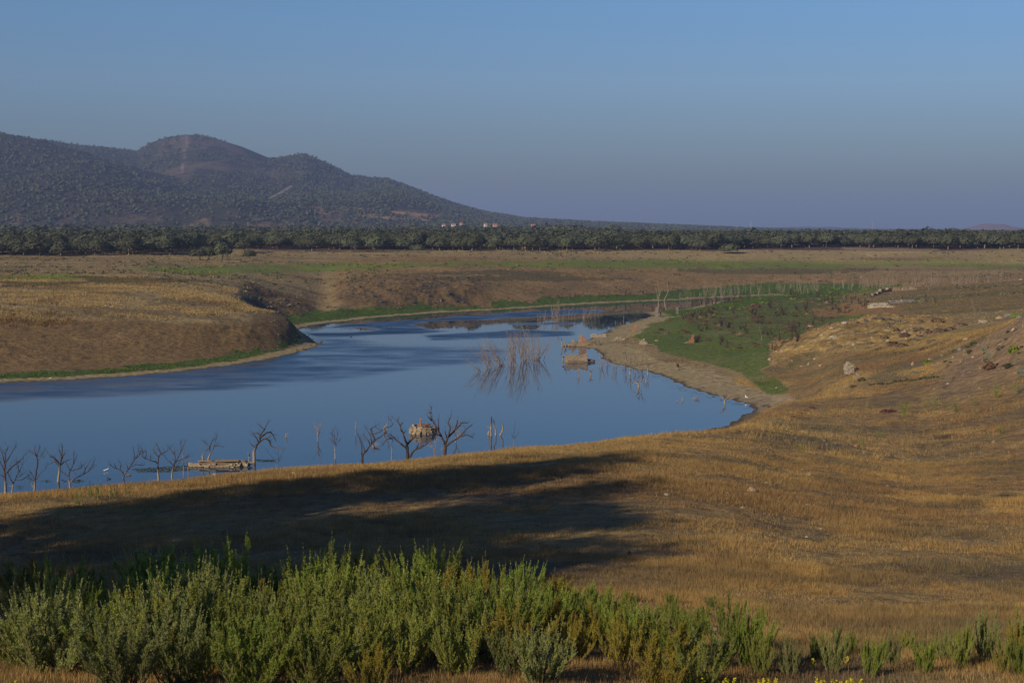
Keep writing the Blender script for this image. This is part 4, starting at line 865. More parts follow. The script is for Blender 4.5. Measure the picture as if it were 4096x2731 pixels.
def dead_tree(fr, base, trunk, limbs, w0, label, group='drowned trees standing in the near water', twigs=1.0, mat=None, vb=None, sc=1.0, zb=None, wl=None):
    """trunk and limbs are outlines read off the photograph, set up at the tree's own distance and given depth"""
    mat = mat or M_DEAD; px = lambda q: ((fr[0] + q[0] * fr[2]) / 4, (fr[1] + q[1] * fr[2]) / 4)
    if zb is None:
        bx, by = onwater(px(base)[0], vb if vb else px(base)[1]); z0 = 0.0
    else: bx, by, z0 = zb
    m_per = by / F; e = empty('dead_tree', (bx, by, z0), label=label, cat='dead tree', group=group)
    bu, bv = px(base); kx, kz = ray(bu, bv); off_z = CH + kz * by - z0
    def to3(pl, jit=.32, start=None):
        out = []; d = 0.0 if start is None else start
        for i, q in enumerate(pl):
            u, v = px(q); kx, kz = ray(u, v)
            if i: d += rng.normal(0, jit) * math.hypot(pl[i][0] - pl[i - 1][0], pl[i][1] - pl[i - 1][1]) * fr[2] / 4 * m_per * 1.3
            yv = by + d; out.append((kx * yv - bx, d, CH + kz * yv - z0))
        return np.array(out), d
    def fine(P_, R):
        n = len(P_); t = np.linspace(0, n - 1, (n - 1) * 3 + 1); Q = np.stack([np.interp(t, range(n), P_[:, i]) for i in range(3)], 1)
        Q[1:-1] = Q[1:-1] * .5 + .25 * (Q[:-2] + Q[2:]); Q[1:-1] += rng.normal(0, .02, Q[1:-1].shape) * np.array([1, 2, 1]); return Q, np.interp(t, range(n), R)
    wm = 1.15 * w0 * fr[2] / 4 * m_per * .5 * sc
    T, _ = to3(trunk, .1); 
    if wl is None: T = np.vstack([[T[0][0], T[0][1], -1.3 if zb is None else -.3], T])
    R = np.linspace(1.15, .55, len(T)) * wm; Q, Rr = fine(T, R); tb = MB(); tb.tube(Q, Rr, 8); tb.build('trunk', mat, e, True)
    bb = MB(); ends = []
    for l in limbs:
        r0 = wm * (.62 if len(l) > 3 else .42); st_d = float(Q[np.argmin(((Q - to3(l[:1])[0][0]) * np.array([1, 0, 1])) @ ((Q - to3(l[:1])[0][0]) * np.array([1, 0, 1])).T.diagonal() * 0 + np.sum(((Q - to3(l[:1])[0][0]) * np.array([1, 0, 1])) ** 2, 1)), 1]) if len(Q) else 0
        P_, _ = to3(l, .35, st_d); q, rr = fine(P_, np.linspace(r0, max(.012, wm * .16), len(P_))); bb.tube(q, rr, 6); ends.append((q, rr))
    for q, rr in ends + [(Q[len(Q) // 2:], Rr[len(Q) // 2:])]:
        L_ = np.sum(np.linalg.norm(np.diff(q, axis=0), axis=1))
        for j in range(int(L_ * 3.2 * twigs)):
            i = int(rng.integers(len(q) // 3, len(q))); a = sph(1)[0]; a[2] = abs(a[2]) * .8 + .15; a += (q[-1] - q[0]) / (L_ + .1) * .8; a /= np.linalg.norm(a); l_ = rng.uniform(.25, .8) * min(1.2, .5 + L_ * .3)
            p0 = q[i]; p1 = p0 + a * l_ * .5 + rng.normal(0, .04, 3); p2 = p0 + a * l_ + rng.normal(0, .09, 3) + (0, 0, .04); bb.tube([p0, p1, p2], [.018, .013, .006], 4, False)
            if rng.uniform() < .6: bb.tube([p1, p1 + (a * .5 + sph(1)[0] * .5) * l_ * .6], [.011, .005], 3, False)
    if ends: bb.build('branches', mat, e, True)
    return e
dead_tree(Z6, (48,745), [(48,745),(45,650),(38,560)], [[(38,560),(45,500),(70,455),(105,400),(125,370)],[(38,565),(10,500),(-8,460)],[(42,510),(25,430),(5,385)],[(45,500),(45,420),(70,350)],[(60,575),(110,520),(160,490),(208,430)],[(40,620),(15,600),(-10,590)]], 22, 'dead tree at the left frame edge with a thick dark trunk and spreading limbs', vb=496)
dead_tree(Z6, (100,745), [(100,745),(115,670)], [[(115,670),(135,620),(170,560),(190,510),(198,468)],[(115,670),(80,620),(70,560),(95,500)],[(135,620),(190,600),(235,555)],[(115,690),(75,690),(50,655)],[(160,570),(150,500),(140,465)],[(125,640),(190,640),(250,600)]], 14, 'slender dead tree just right of the dark one at the left edge', vb=498)
dead_tree(Z6, (295,735), [(295,735),(300,640),(312,560),(320,500),(315,440)], [[(315,440),(305,420),(270,400),(238,392)],[(315,440),(325,400),(345,350)],[(305,420),(295,370),(302,342)],[(315,440),(350,430),(385,450)],[(350,430),(370,410),(385,365)],[(300,645),(270,590),(248,552)],[(308,640),(340,590),(388,545)],[(300,650),(262,630),(232,585)],[(285,700),(260,660),(240,630)]], 15, 'dead tree with a flat broken top and drooping twigs, third from the left', vb=497)
dead_tree(Z6, (497,655), [(497,655),(505,590),(515,510),(525,440)], [[(525,440),(535,370),(518,318)],[(515,510),(480,460),(420,425)],[(512,520),(470,480),(400,510)],[(525,450),(550,420),(558,400)],[(518,512),(560,480),(612,460)],[(525,440),(510,400),(503,368)],[(510,500),(460,450),(430,445)],[(515,480),(540,440),(545,415)]], 20, 'dead tree with a pale foot and a dense dark fan of twigs')
dead_tree(Z6, (600,705), [(600,705),(595,650),(588,610)], [[(588,610),(600,560),(630,500),(625,408)],[(600,665),(640,625),(700,600),(750,570),(805,528)],[(750,570),(790,520),(815,458)],[(700,600),(740,530),(772,478)],[(600,560),(570,500),(545,480)],[(612,560),(660,545),(700,540),(690,478)],[(588,605),(550,590),(518,560)],[(628,505),(655,440)]], 16, 'wide dead tree with a long limb reaching right beside the dense fan tree', vb=494)
dead_tree(Z6, (1055,668), [(1055,668),(1058,600),(1068,582)], [[(1068,582),(1110,530),(1140,480),(1150,420),(1140,392)],[(1110,530),(1160,505),(1232,512)],[(1140,480),(1190,430),(1212,378)],[(1060,592),(1030,550),(980,540),(932,492)],[(1030,550),(1035,510),(1018,478)],[(1000,545),(972,498)],[(1095,545),(1080,508)],[(1130,500),(1175,440),(1185,378)]], 17, 'squat dead tree forking low into two sprays on the grass ridge line', vb=487)
dead_tree(Z6, (1357,648), [(1357,648),(1353,560),(1350,500)], [[(1350,500),(1330,485),(1290,475),(1240,455),(1215,440),(1225,400),(1208,368)],[(1351,500),(1355,440),(1375,415),(1430,395),(1478,342)],[(1358,440),(1320,410),(1315,362)],[(1375,415),(1360,380),(1335,325)],[(1240,455),(1255,420),(1235,382)],[(1290,475),(1280,420)],[(1352,632),(1320,645),(1278,642)],[(1340,330),(1350,345)]], 17, 'dead tree with one limb bent far left above the floating weed', vb=484)
dead_tree(Z6, (1468,638), [(1468,638),(1475,560),(1490,510)], [[(1490,510),(1520,450),(1545,400),(1543,308)],[(1490,510),(1500,430),(1480,410),(1452,368)],[(1545,400),(1582,318)],[(1488,515),(1440,480),(1405,438)],[(1500,490),(1560,460),(1600,450),(1632,412)],[(1475,560),(1540,490)]], 14, 'dead tree with tall straight upper twigs left of the flat stone platform', vb=483)
dead_tree(Z6, (1570,635), [(1570,635),(1573,500),(1565,420)], [[(1565,420),(1582,368)],[(1572,500),(1600,470),(1616,428)]], 8, 'thin pale leafless stem between a dead tree and the stone platform', vb=482, twigs=.7, mat=M_DEADB)
dead_tree(Z6, (1612,640), [(1612,640),(1608,520),(1600,470)], [[(1600,470),(1590,430)]], 6, 'thinnest leafless stem at the left end of the stone platform', vb=482, twigs=.5, mat=M_DEADB)
dead_tree(Z6, (1745,515), [(1745,515),(1735,460),(1732,420)], [[(1732,420),(1760,385),(1795,370),(1785,350),(1760,330),(1718,293)],[(1740,465),(1718,438)]], 13, 'left stem of the crooked pair growing on the stone platform', twigs=.5, wl=1)
dead_tree(Z6, (1775,515), [(1775,515),(1785,450),(1800,410)], [[(1800,410),(1820,395),(1830,340),(1858,268)],[(1795,400),(1795,350),(1815,300),(1852,272)],[(1830,350),(1870,348),(1915,355)]], 15, 'right stem of the crooked pair growing on the stone platform', twigs=.6, wl=1)
dead_tree(Z7, (130,490), [(130,490),(130,400),(150,350),(180,320)], [[(180,320),(165,250),(110,272)],[(180,322),(175,280),(210,230),(242,172)],[(210,230),(155,183)],[(183,290),(230,255),(265,250),(302,322)],[(180,322),(215,300),(245,290)],[(213,303),(245,310),(260,355),(310,380),(350,378)],[(138,372),(98,333)],[(165,330),(152,300),(128,272)]], 22, 'tall dead tree with a pale foot and a drooping limb right of the stone platform')
dead_tree(Z7, (305,558), [(305,558),(305,530)], [[(305,530),(290,470),(238,408)],[(305,532),(325,480),(320,398)],[(325,480),(360,398)]], 9, 'small thin forked dead tree on the ridge right of the tall one', vb=477, twigs=.6)
dead_tree(Z7, (380,292), [(380,300),(382,262)], [[(382,268),(400,258)],[(382,285),(400,290)]], 10, 'short broken snag standing alone in open water', twigs=.2)
dead_tree(Z7, (90,478), [(90,478),(93,415)], [[(92,440),(82,410)],[(93,430),(100,415)]], 12, 'short pale stub close left of the tall dead tree', twigs=.2)
dead_tree(Z7, (630,322), [(630,322),(632,250),(626,230)], [[(626,230),(598,192)],[(632,250),(652,188)],[(630,235),(640,193)],[(631,290),(612,240)],[(632,280),(660,210)]], 9, 'pale leafless sapling in open water, left of a pair', twigs=1.2, mat=M_DEADB)
dead_tree(Z7, (766,460), [(766,460),(765,380),(768,350)], [[(768,350),(745,300),(736,248)],[(768,350),(788,238)],[(765,352),(760,290),(755,238)],[(768,358),(802,308)],[(760,350),(718,288)]], 10, 'slim brown leafless sapling with a narrow upright crown', twigs=1.0)
dead_tree(Z7, (926,275), [(926,275),(926,172)], [[(926,240),(916,198)],[(926,215),(936,180)]], 6, 'very thin leafless stem in open water', twigs=.5, mat=M_DEADB)
dead_tree(Z7, (978,492), [(978,492),(978,430),(1010,400)], [[(1010,400),(1040,355),(1080,315),(1130,280),(1152,258)],[(975,430),(975,380),(965,320),(948,283)],[(1040,355),(1025,310),(983,272)],[(1050,340),(1045,280),(1018,238)],[(1080,315),(1055,260),(1040,230),(1075,205),(1130,240)],[(1055,265),(1110,255),(1152,232)],[(1075,380),(1110,380),(1118,395)],[(1000,410),(985,350),(960,300)],[(1075,375),(1060,335)]], 20, 'dead tree leaning right with a pale foot on the ridge', vb=482)
dead_tree(Z7, (1155,250), [(1155,250),(1150,215),(1160,203)], [[(1160,203),(1175,190),(1185,160),(1179,122)],[(1162,250),(1175,215),(1215,200),(1218,185),(1188,138)]], 13, 'double crooked snag with two curved horns in the water', twigs=.3)
dead_tree(Z7, (1208,470), [(1208,470),(1210,380),(1205,350)], [[(1205,350),(1200,320)]], 7, 'short thin grey stem on the ridge left of the broad dead tree', vb=472, twigs=.3, mat=M_DEADB)
dead_tree(Z7, (1335,472), [(1335,472),(1333,400),(1330,345)], [[(1330,345),(1310,300),(1300,260),(1280,230),(1275,190),(1232,152)],[(1275,200),(1297,172)],[(1330,385),(1280,340),(1240,310),(1215,280),(1170,262)],[(1215,300),(1170,305),(1133,352)],[(1300,260),(1322,238)],[(1333,350),(1370,310),(1402,278)],[(1348,452),(1385,390),(1440,370),(1490,340),(1512,288)],[(1400,385),(1422,338)],[(1330,360),(1345,320),(1375,300)]], 26, 'broad dead tree with a stout pale trunk in front of the round stone ruin', vb=478)
dead_tree(Z7, (1545,455), [(1545,455),(1545,402)], [[(1545,402),(1520,350),(1490,318)],[(1545,402),(1560,300),(1582,258)],[(1545,412),(1600,390),(1625,368)],[(1550,350),(1545,298)],[(1530,370),(1500,360),(1470,330)]], 12, 'pale spindly dead tree between the broad one and the tallest one', twigs=1.3, mat=M_DEADB)
dead_tree(Z7, (1628,442), [(1628,442),(1629,370),(1625,345)], [[(1625,345),(1595,270),(1555,205),(1530,160),(1515,130),(1518,66)],[(1525,160),(1488,123)],[(1520,100),(1492,98)],[(1630,342),(1650,290),(1670,220),(1648,180),(1672,122)],[(1650,290),(1700,240),(1740,200),(1760,175),(1808,178)],[(1700,240),(1720,190),(1725,152)],[(1633,360),(1680,325),(1740,290),(1800,270),(1850,298)],[(1740,290),(1790,230),(1838,195)],[(1640,300),(1628,238)],[(1580,250),(1575,148)],[(1605,290),(1555,260),(1540,230)]], 26, 'tallest dead tree, leaning left over the round stone ruin', vb=474)
dead_tree(Z7, (1712,332), [(1712,332),(1715,290)], [[(1715,290),(1690,250),(1680,178)],[(1715,290),(1762,248)],[(1713,310),(1740,250),(1735,190)],[(1712,300),(1705,230)]], 11, 'bushy pale dead tree farther out behind the tallest one', twigs=2.0, mat=M_DEADB)
dead_tree(Z7, (1990,278), [(1990,278),(1989,215),(1991,170),(1991,128)], [[(1987,222),(1953,205)],[(1990,160),(1996,150)]], 14, 'tallest of the three bare snags standing close together', twigs=.1, wl=None)
dead_tree(Z7, (1968,277), [(1968,277),(1966,255),(1972,240)], [], 12, 'shortest stub at the foot of the three bare snags', twigs=.1)
dead_tree(Z7, (2025,278), [(2025,278),(2024,230),(2012,185),(2008,152)], [[(2024,220),(2030,205)]], 11, 'middle one of the three bare snags, tapering to a point', twigs=.1)
dead_tree(Z7, (2055,278), [(2055,278),(2080,240),(2078,215),(2082,183)], [], 12, 'curved right one of the three bare snags', twigs=.1)
dead_tree(Z7, (2168,392), [(2168,392),(2166,300)], [[(2166,300),(2138,255)],[(2166,300),(2172,207)],[(2166,302),(2202,268)]], 7, 'small thin sapling right of the three bare snags', vb=452, twigs=.7)
G2 = 'dead snags near the beach'
dead_tree(Z5, (1218,682), [(1218,682),(1216,650)], [[(1216,650),(1224,570)],[(1216,650),(1198,600)],[(1216,655),(1240,600)]], 13, 'pale forked snag in the shallows left of the beach edge', G2, .8)
dead_tree(Z5, (1256,665), [(1256,665),(1256,620)], [[(1256,640),(1245,590)],[(1256,640),(1268,600)]], 6, 'thin stem beside the pale forked snag in the shallows', G2, .8, M_DEADB)
dead_tree(Z5, (1355,685), [(1355,685),(1355,625)], [[(1355,630),(1345,588)],[(1355,630),(1365,590)]], 9, 'dark upright snag standing against the beach edge', G2, .8)
dead_tree(Z5, (1283,785), [(1283,785),(1280,750)], [[(1280,750),(1250,745),(1232,768)],[(1280,750),(1290,715),(1275,700)],[(1282,755),(1310,720),(1318,700)],[(1280,745),(1262,720)],[(1300,770),(1305,730)]], 14, 'tangled crooked snag low in the water off the beach', G2, 1.4)
dead_tree(Z5, (1340,745), [(1340,745),(1338,722)], [[(1338,725),(1325,715)],[(1338,725),(1350,705)]], 9, 'small crooked stub right of the tangled snag', G2, .6)
dead_tree(Z5, (1958,912), [(1958,912),(1958,882)], [[(1958,884),(1925,850),(1905,835)],[(1958,882),(1988,852)],[(1955,880),(1945,840)],[(1950,870),(1930,830)]], 12, 'pale snag with raised arms by the right end of the beach', G2, 1.2, M_PALE)
dead_tree(Z5, (908,690), [(908,690),(906,660)], [[(906,662),(890,640)],[(906,662),(922,622)],[(907,665),(930,640)]], 9, 'small forked pale snag in front of the square ruin', G2, .6, M_DEADB)
dead_tree(Z5, (1625,890), [(1625,890),(1626,858)], [], 9, 'tiny broken stick standing in the water off the beach', G2, 0)
dead_tree(Z5, (1586,895), [(1586,897),(1583,885)], [[(1584,888),(1595,882)],[(1584,888),(1576,882)]], 9, 'tiny forked stump left of the broken stick off the beach', G2, 0)
dead_tree(Z5, (690,572), [(690,572),(690,535)], [[(690,535),(710,495),(745,486)],[(700,510),(722,470)]], 11, 'curved snag with a pale foot left of the square ruin', G2, .5)
dead_tree(Z5, (685,465), [(685,465),(680,430),(676,398)], [[(683,440),(692,430)]], 9, 'straight dark snag behind the curved one, left of the ruins', G2, .2)
dead_tree(Z5, (805,655), [(805,655),(812,620)], [[(812,620),(800,560)],[(812,620),(820,590)]], 7, 'thin crooked stems right in front of the square ruin', G2, .8, M_DEADB)
dead_tree(Z5, (812,705), [(812,705),(812,660)], [[(812,665),(806,630)]], 7, 'thin stem nearer than the square ruin', G2, .6, M_DEADB)
for u, a, b in ((996,605,585),(1048,600,575),(1110,605,590),(1165,275,225),(1100,285,262),(1140,285,270),(1945,770,735),(1920,770,745),(2110,1055,1035)):
    dead_tree(Z5, (u, a), [(u, a), (u + 1, b)], [], 4, 'thin dead stick poking up at the edge of the beach', G2, 0, M_DEADB)
# clumps of leaning dead stems rising from the water
def stem_clump(u, v, hpx, n, spread, label, group, lean=(-.15, .3), mat=None, name='dead_thicket', th=1.0, parts=True, p=None, wob=.05):
    if p is None: bx, by = onwater(u, v); p = (bx, by, 0)
    mp_ = p[1] / F; e = empty(name, p, label=label, cat='dead shrub', group=group) if parts else None; b = MB()
    for i in range(n):
        h = hpx * mp_ * rng.uniform(.5, 1.05); x0, y0 = rng.normal(0, spread * mp_, 2); ln = rng.normal(lean[0], lean[1]); ly = rng.normal(0, lean[1])
        t = np.linspace(0, 1, 5); P_ = np.stack([x0 + ln * h * t + rng.normal(0, wob * h, 5) * t, y0 + ly * h * t + rng.normal(0, wob * h, 5) * t, -.4 + (h + .4) * t], 1); r = rng.uniform(.03, .055) * th * max(1, by_scale(p[1])); b.tube(P_, np.linspace(r, r * .3, 5), 4, False)
        for q in range(int(rng.integers(1, 4))):
            k = int(rng.integers(1, 4)); d = (P_[4] - P_[0]) * .3 + rng.normal(0, .12 * h, 3) * (1, 1, .3); b.tube([P_[k], P_[k] + d * .6 + (0, 0, .05), P_[k] + d], [r * .5, r * .35, r * .15], 3, False)
    if parts: b.build('stems', mat or M_DEADB, e, True)
    else:
        e = b.build(name, mat or M_DEADB, None, True); e.location = p; tag(e, label, 'dead tree', group)
    return e
def by_scale(y): return y / 420
GC = 'clumps of dead stems standing in the lake'
for u, v, h, n, sp_, ln, lab in ((482,372,15,9,2,(-.9,.35),'lowest clump of stems leaning far left at the left end of the big thicket'),(492,368,26,13,2.5,(-.7,.3),'left clump of the big dead thicket, its stems raked to the left'),(503,366,30,14,3,(-.55,.25),'second clump of the big dead thicket from the left'),(513,366,33,14,3,(-.25,.25),'dense middle clump of the big dead thicket'),
        (522,362,38,15,3,(-.1,.22),'tallest clump of the big dead thicket with pale upright stems'),(531,364,31,13,3,(.1,.25),'clump right of the tallest one in the big dead thicket'),(538,360,24,9,2.5,(.45,.3),'right clump of the big dead thicket with stems leaning right'),(512,354,28,12,4,(-.1,.2),'rear clump of the big dead thicket'),(530,350,26,12,4,(.05,.2),'rear right clump of the big dead thicket'),
        (600,361,16,5,1.5,(.0,.3),'sparse stems a little right of the big dead thicket'),(607,361,12,3,1,(.3,.2),'three short leaning stems right of the big dead thicket'),(548,322,17,9,4,(.0,.15),'rear stand of dead stems behind the big thicket, left part'),(559,321,22,12,4,(.0,.12),'tallest part of the rear stand of dead stems'),(570,320,15,9,4,(.1,.15),'middle of the rear stand of dead stems'),(583,318,14,8,3,(.15,.2),'right part of the rear stand of dead stems'),(541,325,13,6,3,(.0,.2),'low left end of the rear stand of dead stems'),(594,314,11,6,4,(.05,.15),'thin far right end of the rear stand of dead stems')):
    if u in (600, 607): continue
    stem_clump(u, v, h, n, sp_, lab, GC, ln, th=1.35)
for u, v, h, n, ln, lab in ((600.5,367,16,5,(.1,.25),'thin stems between the big thicket and the pair of posts'),(607,366,13,3,(.3,.2),'short leaning stems left of the three bare posts'),(616,367,20,4,(.0,.08),'group of straight bare posts in the water'),(624,367.5,19,5,(.05,.08),'second group of straight bare posts in the water'),(636,366,16,4,(.1,.12),'leaning posts left of the curved snag'),(641,366,24,5,(.15,.15),'tall leaning posts beside the curved snag'),(597,345,12,2,(.15,.1),'single pair of stems behind the thin ones')):
    stem_clump(u, v, h, n, 1.4, lab, GC, ln, th=1.5, wob=.02)
# pale dead poplar saplings behind the green flat
GP = 'pale dead saplings along the far creek'
def sapling(u, v, h, mat, n=2, lean=(0, .18), ymin=520, label='thin pale dead sapling in the row along the far creek', group=GP, th=.8):
    p = ground_at(u, v, ymin, 760, .004); stem_clump(0, 0, h, n, .8, label, group, lean, mat, 'dead_sapling', th, False, tuple(p), .03)
for i in range(16): sapling(rng.uniform(704, 736), rng.uniform(294.5, 299), rng.uniform(11, 19), M_PALE, 3)
for i in range(9): sapling(rng.uniform(676, 702), rng.uniform(296, 299), rng.uniform(6, 11), M_PALE, 2)
for i in range(12): sapling(rng.uniform(736, 772), rng.uniform(293, 296), rng.uniform(9, 18), M_PALE, 2)
for i in range(26): sapling(rng.uniform(772, 830), rng.uniform(289.5, 294), rng.uniform(10, 19), M_PALE, 2)
for i in range(16): sapling(rng.uniform(830, 868), rng.uniform(286, 291), rng.uniform(7, 15), M_PALE, 2)
for i in range(62): sapling(863 + (rng.uniform() ** 1.2) * 168, 0, 0, M_PALE) if False else None
def ridge_v(u): return np.interp(u, [863, 900, 930, 975, 1024], [291, 288.5, 287, 284.5, 281.8])
for i in range(95):
    u = 862 + 166 * rng.uniform() ** 1.15; y_ = rng.uniform(588, 640); kx = (u - 512) / F; x_ = kx * y_; z_ = float(height(x_, y_)[0])
    vt = ridge_v(u) - rng.uniform(8, 20) * (1.15 if u < 960 else .95); ht = CH + y_ * ray(u, vt)[1] - z_
    stem_clump(0, 0, ht * F / y_ / .95, 2, .9, 'pale dead sapling rising behind the brown crest on the right', 'pale dead saplings behind the right crest', (.02, .2), M_PALE, 'dead_sapling', .65, False, (x_, y_, z_), .03)
# two pale tall dead trees on the point, dark scrub stems, stumps
dead_tree(ZA, (1455,385), [(1455,385),(1458,300)], [[(1458,300),(1440,190),(1425,110)],[(1460,260),(1470,150),(1452,70)],[(1462,230),(1485,160),(1492,110)],[(1455,290),(1445,230)]], 14, 'pale tall forked dead tree on the far point by the stone pillars', 'tall dead trees on the far point', 1.2, M_PALE, zb=tuple(ground_at(563.9 if 0 else (2200+1455*700/2352)/4, (1120+385*700/2352)/4, 480, 700, .003)))
dead_tree(ZA, (1560,400), [(1560,400),(1545,330),(1535,270)], [[(1535,270),(1570,200),(1585,150),(1575,35)],[(1580,170),(1610,130)],[(1530,275),(1545,250)]], 14, 'crooked dead tree with a dark foot and pale top on the far point', 'tall dead trees on the far point', .8, M_PALE, zb=tuple(ground_at((2200+1560*700/2352)/4, (1120+400*700/2352)/4, 480, 700, .003)))
def stump(u, v, h, n, label, group, ymin=250, mat=None, lean=(0, .35), th=1.3, wob=.09):
    th *= 1.5
    p = ground_at(u, v, ymin, 800, .004); stem_clump(0, 0, h, n, .5, label, group, lean, mat or M_BLK, 'dead_shrub', th, False, tuple(p), wob)
for i in range(34):
    u = rng.uniform(690, 750); stump(u, np.interp(u, [690, 750], [306, 300]) + rng.uniform(-2, 1.5), rng.uniform(6, 11), 3, 'dark bare stem in the stand at the edge of the creek', 'dark stems at the creek edge', 450, lean=(0, .18), th=.9)
for i in range(20): stump(rng.uniform(790, 850), rng.uniform(294, 300), rng.uniform(4, 10), 3, 'dark bare stem behind the green flat', 'dark stems at the back of the green flat', 450, lean=(0, .25), th=.9)
for u, v in [(551+i*9+rng.uniform(-3,3), 298.6-i*.42+rng.uniform(-.8,.8)) for i in range(15)]: stump(u, v, rng.uniform(4, 7.5), 4, 'small twisted dead bush in the green strip on the far shore', 'twisted dead bushes on the far shore', 480, lean=(.2, .7), th=1.0)
for u, v, h in ((376,309,6.5),(402,308,6),(427,309,6),(438,309,5),(509,298.6,7)): stump(u, v, h, 4, 'thin dark dead bush on the far shore %s' % ('below the rocky bank' if u < 450 else 'right of the rocky bank'), 'thin dead bushes on the far shore', 480, lean=(0, .35), th=.8)
for u, v, h, n in ((657,312,7,3),(663,311,5,3),(690,317,9,5),(700,316,9,5),(712,314,10,6),(721,326,11,6),(735,310,9,4),(752,313,9,5),(771,305,7,4),(784,315,10,5),(806,309,8,4),(824,302,7,4),(833,304,6,3),(846,299.5,6,3),(816,320,9,4),(779,348,12,2),(798,340,13,4),(832,303,6,3),(855,299,5,3),(836,309,6,3),(845,309,6,3),(697,342,9,5),(746,330,9,4),(722,342,8,5),(760,322,7,5),(866,306,7,4),(872,298,6,3),(792,330,9,4),(706,330,9,4),(770,335,9,4)):
    [stump(u + rng.uniform(-9, 9) * q, v + rng.uniform(-3, 5) * q, h * (1 - .3 * q), n, 'small dark dead tree on the green flat %s' % ('near the pale slope' if u > 780 else 'near the stone pillars' if u < 705 and v < 325 else 'among rusty bushes'), 'dark dead trees on the green flat', 280, th=1.7) for q in (0, 1, .8)]
dead_tree((2700,1080,700/2352), (1568,950), [(1568,950),(1570,870),(1562,800)], [[(1562,800),(1535,760),(1525,690)],[(1562,800),(1600,770),(1640,780)],[(1562,810),(1510,790)],[(1565,790),(1580,720)]], 26, 'stout dark dead tree on the green flat beside the ochre mound', 'dark dead trees on the green flat', 1.4, M_BLK, zb=tuple(ground_at((2700+1568*.2976)/4, (1080+950*.2976)/4, 345, 700, .003)))
dead_tree((2700,1080,700/2352), (1405,960), [(1405,960),(1408,880),(1400,830)], [[(1400,830),(1365,765)],[(1400,830),(1420,790)],[(1404,860),(1440,840)]], 18, 'dark dead tree left of the stout one on the green flat', 'dark dead trees on the green flat', 1.4, M_BLK, zb=tuple(ground_at((2700+1405*.2976)/4, (1080+960*.2976)/4, 330, 700, .003)))
dead_tree((2700,1080,700/2352), (1163,945), [(1163,945),(1160,890)], [[(1160,890),(1140,830),(1130,750)],[(1160,890),(1172,870)]], 10, 'slender pale dead tree among the rusty bushes', 'dark dead trees on the green flat', .6, M_PALE, zb=tuple(ground_at((2700+1163*.2976)/4, (1080+945*.2976)/4, 330, 700, .003)))
for u, v, h, ln in ((976,311,15,(-.35,.02)),(949,311,8,(-.05,.1)),(980,312,6,(0,.05)),(930,290,6,(0,.1)),(917,289,6,(0,.1)),(907,312,5,(0,.1)),(1018,306,7,(0,.1)),(893,286,9,(0,.06))):
    p = ground_at(u, v, 300, 620, .003); stem_clump(0, 0, h, 2, .5, 'pale bare stem standing on the brown flat at the right%s' % (', the longest, leaning left' if h == 15 else ''), 'pale stems on the right flat', ln, M_PALE, 'leafless_sapling', .7, False, tuple(p), .04)

# ------------------------------------------------------------------ ruins, stones
M_MAS = mixed('old_masonry', (.19, .145, .09), (.35, .275, .175), 1.6, (.26, .19, .12), bump=.05, vary=.1); M_BRK = mixed('red_brickwork', (.30, .13, .07), (.42, .20, .12), 2.5, bump=.04); M_GRS = mixed('grey_stone', (.15, .13, .11), (.26, .22, .18), 1.2, bump=.05, vary=.15); M_WHS = mixed('white_stone', (.31, .26, .18), (.43, .36, .26), 1.3, bump=.05); M_PLAST = mixed('pale_concrete', (.28, .25, .19), (.40, .35, .27), .8, bump=.03)
def block(b, c, s, rz=0):
    s = np.array(s) * .5; q = np.array([(-1,-1,-1),(1,-1,-1),(1,1,-1),(-1,1,-1),(-1,-1,1),(1,-1,1),(1,1,1),(-1,1,1)], float) * s * rng.uniform(.86, 1.06, (8, 3)); ca, sa = math.cos(rz), math.sin(rz)
    q = np.stack([q[:, 0] * ca - q[:, 1] * sa, q[:, 0] * sa + q[:, 1] * ca, q[:, 2]], 1) + np.array(c); b.add(q, None, [(0,3,2,1),(4,5,6,7),(0,1,5,4),(1,2,6,5),(2,3,7,6),(3,0,4,7)])
def stone_wall(b, p0, p1, th, hfun, bs=.4, jit=.04):
    p0, p1 = np.array(p0, float), np.array(p1, float); L_ = np.linalg.norm(p1 - p0); d = (p1 - p0) / L_; a = math.atan2(d[1], d[0]); k = 0; z = 0
    nz_ = int(max(hfun(t) for t in np.linspace(0, 1, 12)) / (bs * .62)) + 1
    for r in range(nz_):
        x = rng.uniform(-.3, 0) * bs
        while x < L_:
            w = bs * rng.uniform(.7, 1.5); t = min(1, max(0, (x + w / 2) / L_)); hh = hfun(t)
            if r * bs * .62 < hh + rng.uniform(-.1, .1):
                c = p0 + d * min(L_ - w * .3, x + w / 2); block(b, (c[0] + rng.normal(0, jit), c[1] + rng.normal(0, jit), r * bs * .62 + bs * .28), (w * 1.04, th, bs * .68), a + rng.normal(0, .03))
            x += w
def rubble(b, c, rx, ry, n, s, z=0, hz=.3):
    for _ in range(n):
        a, r = rng.uniform(0, 6.28), math.sqrt(rng.uniform()); block(b, (c[0] + rx * r * math.cos(a), c[1] + ry * r * math.sin(a), z + hz * (1 - r) * rng.uniform(.3, 1)), rng.uniform(.5, 1.3, 3) * s, rng.uniform(0, 3))
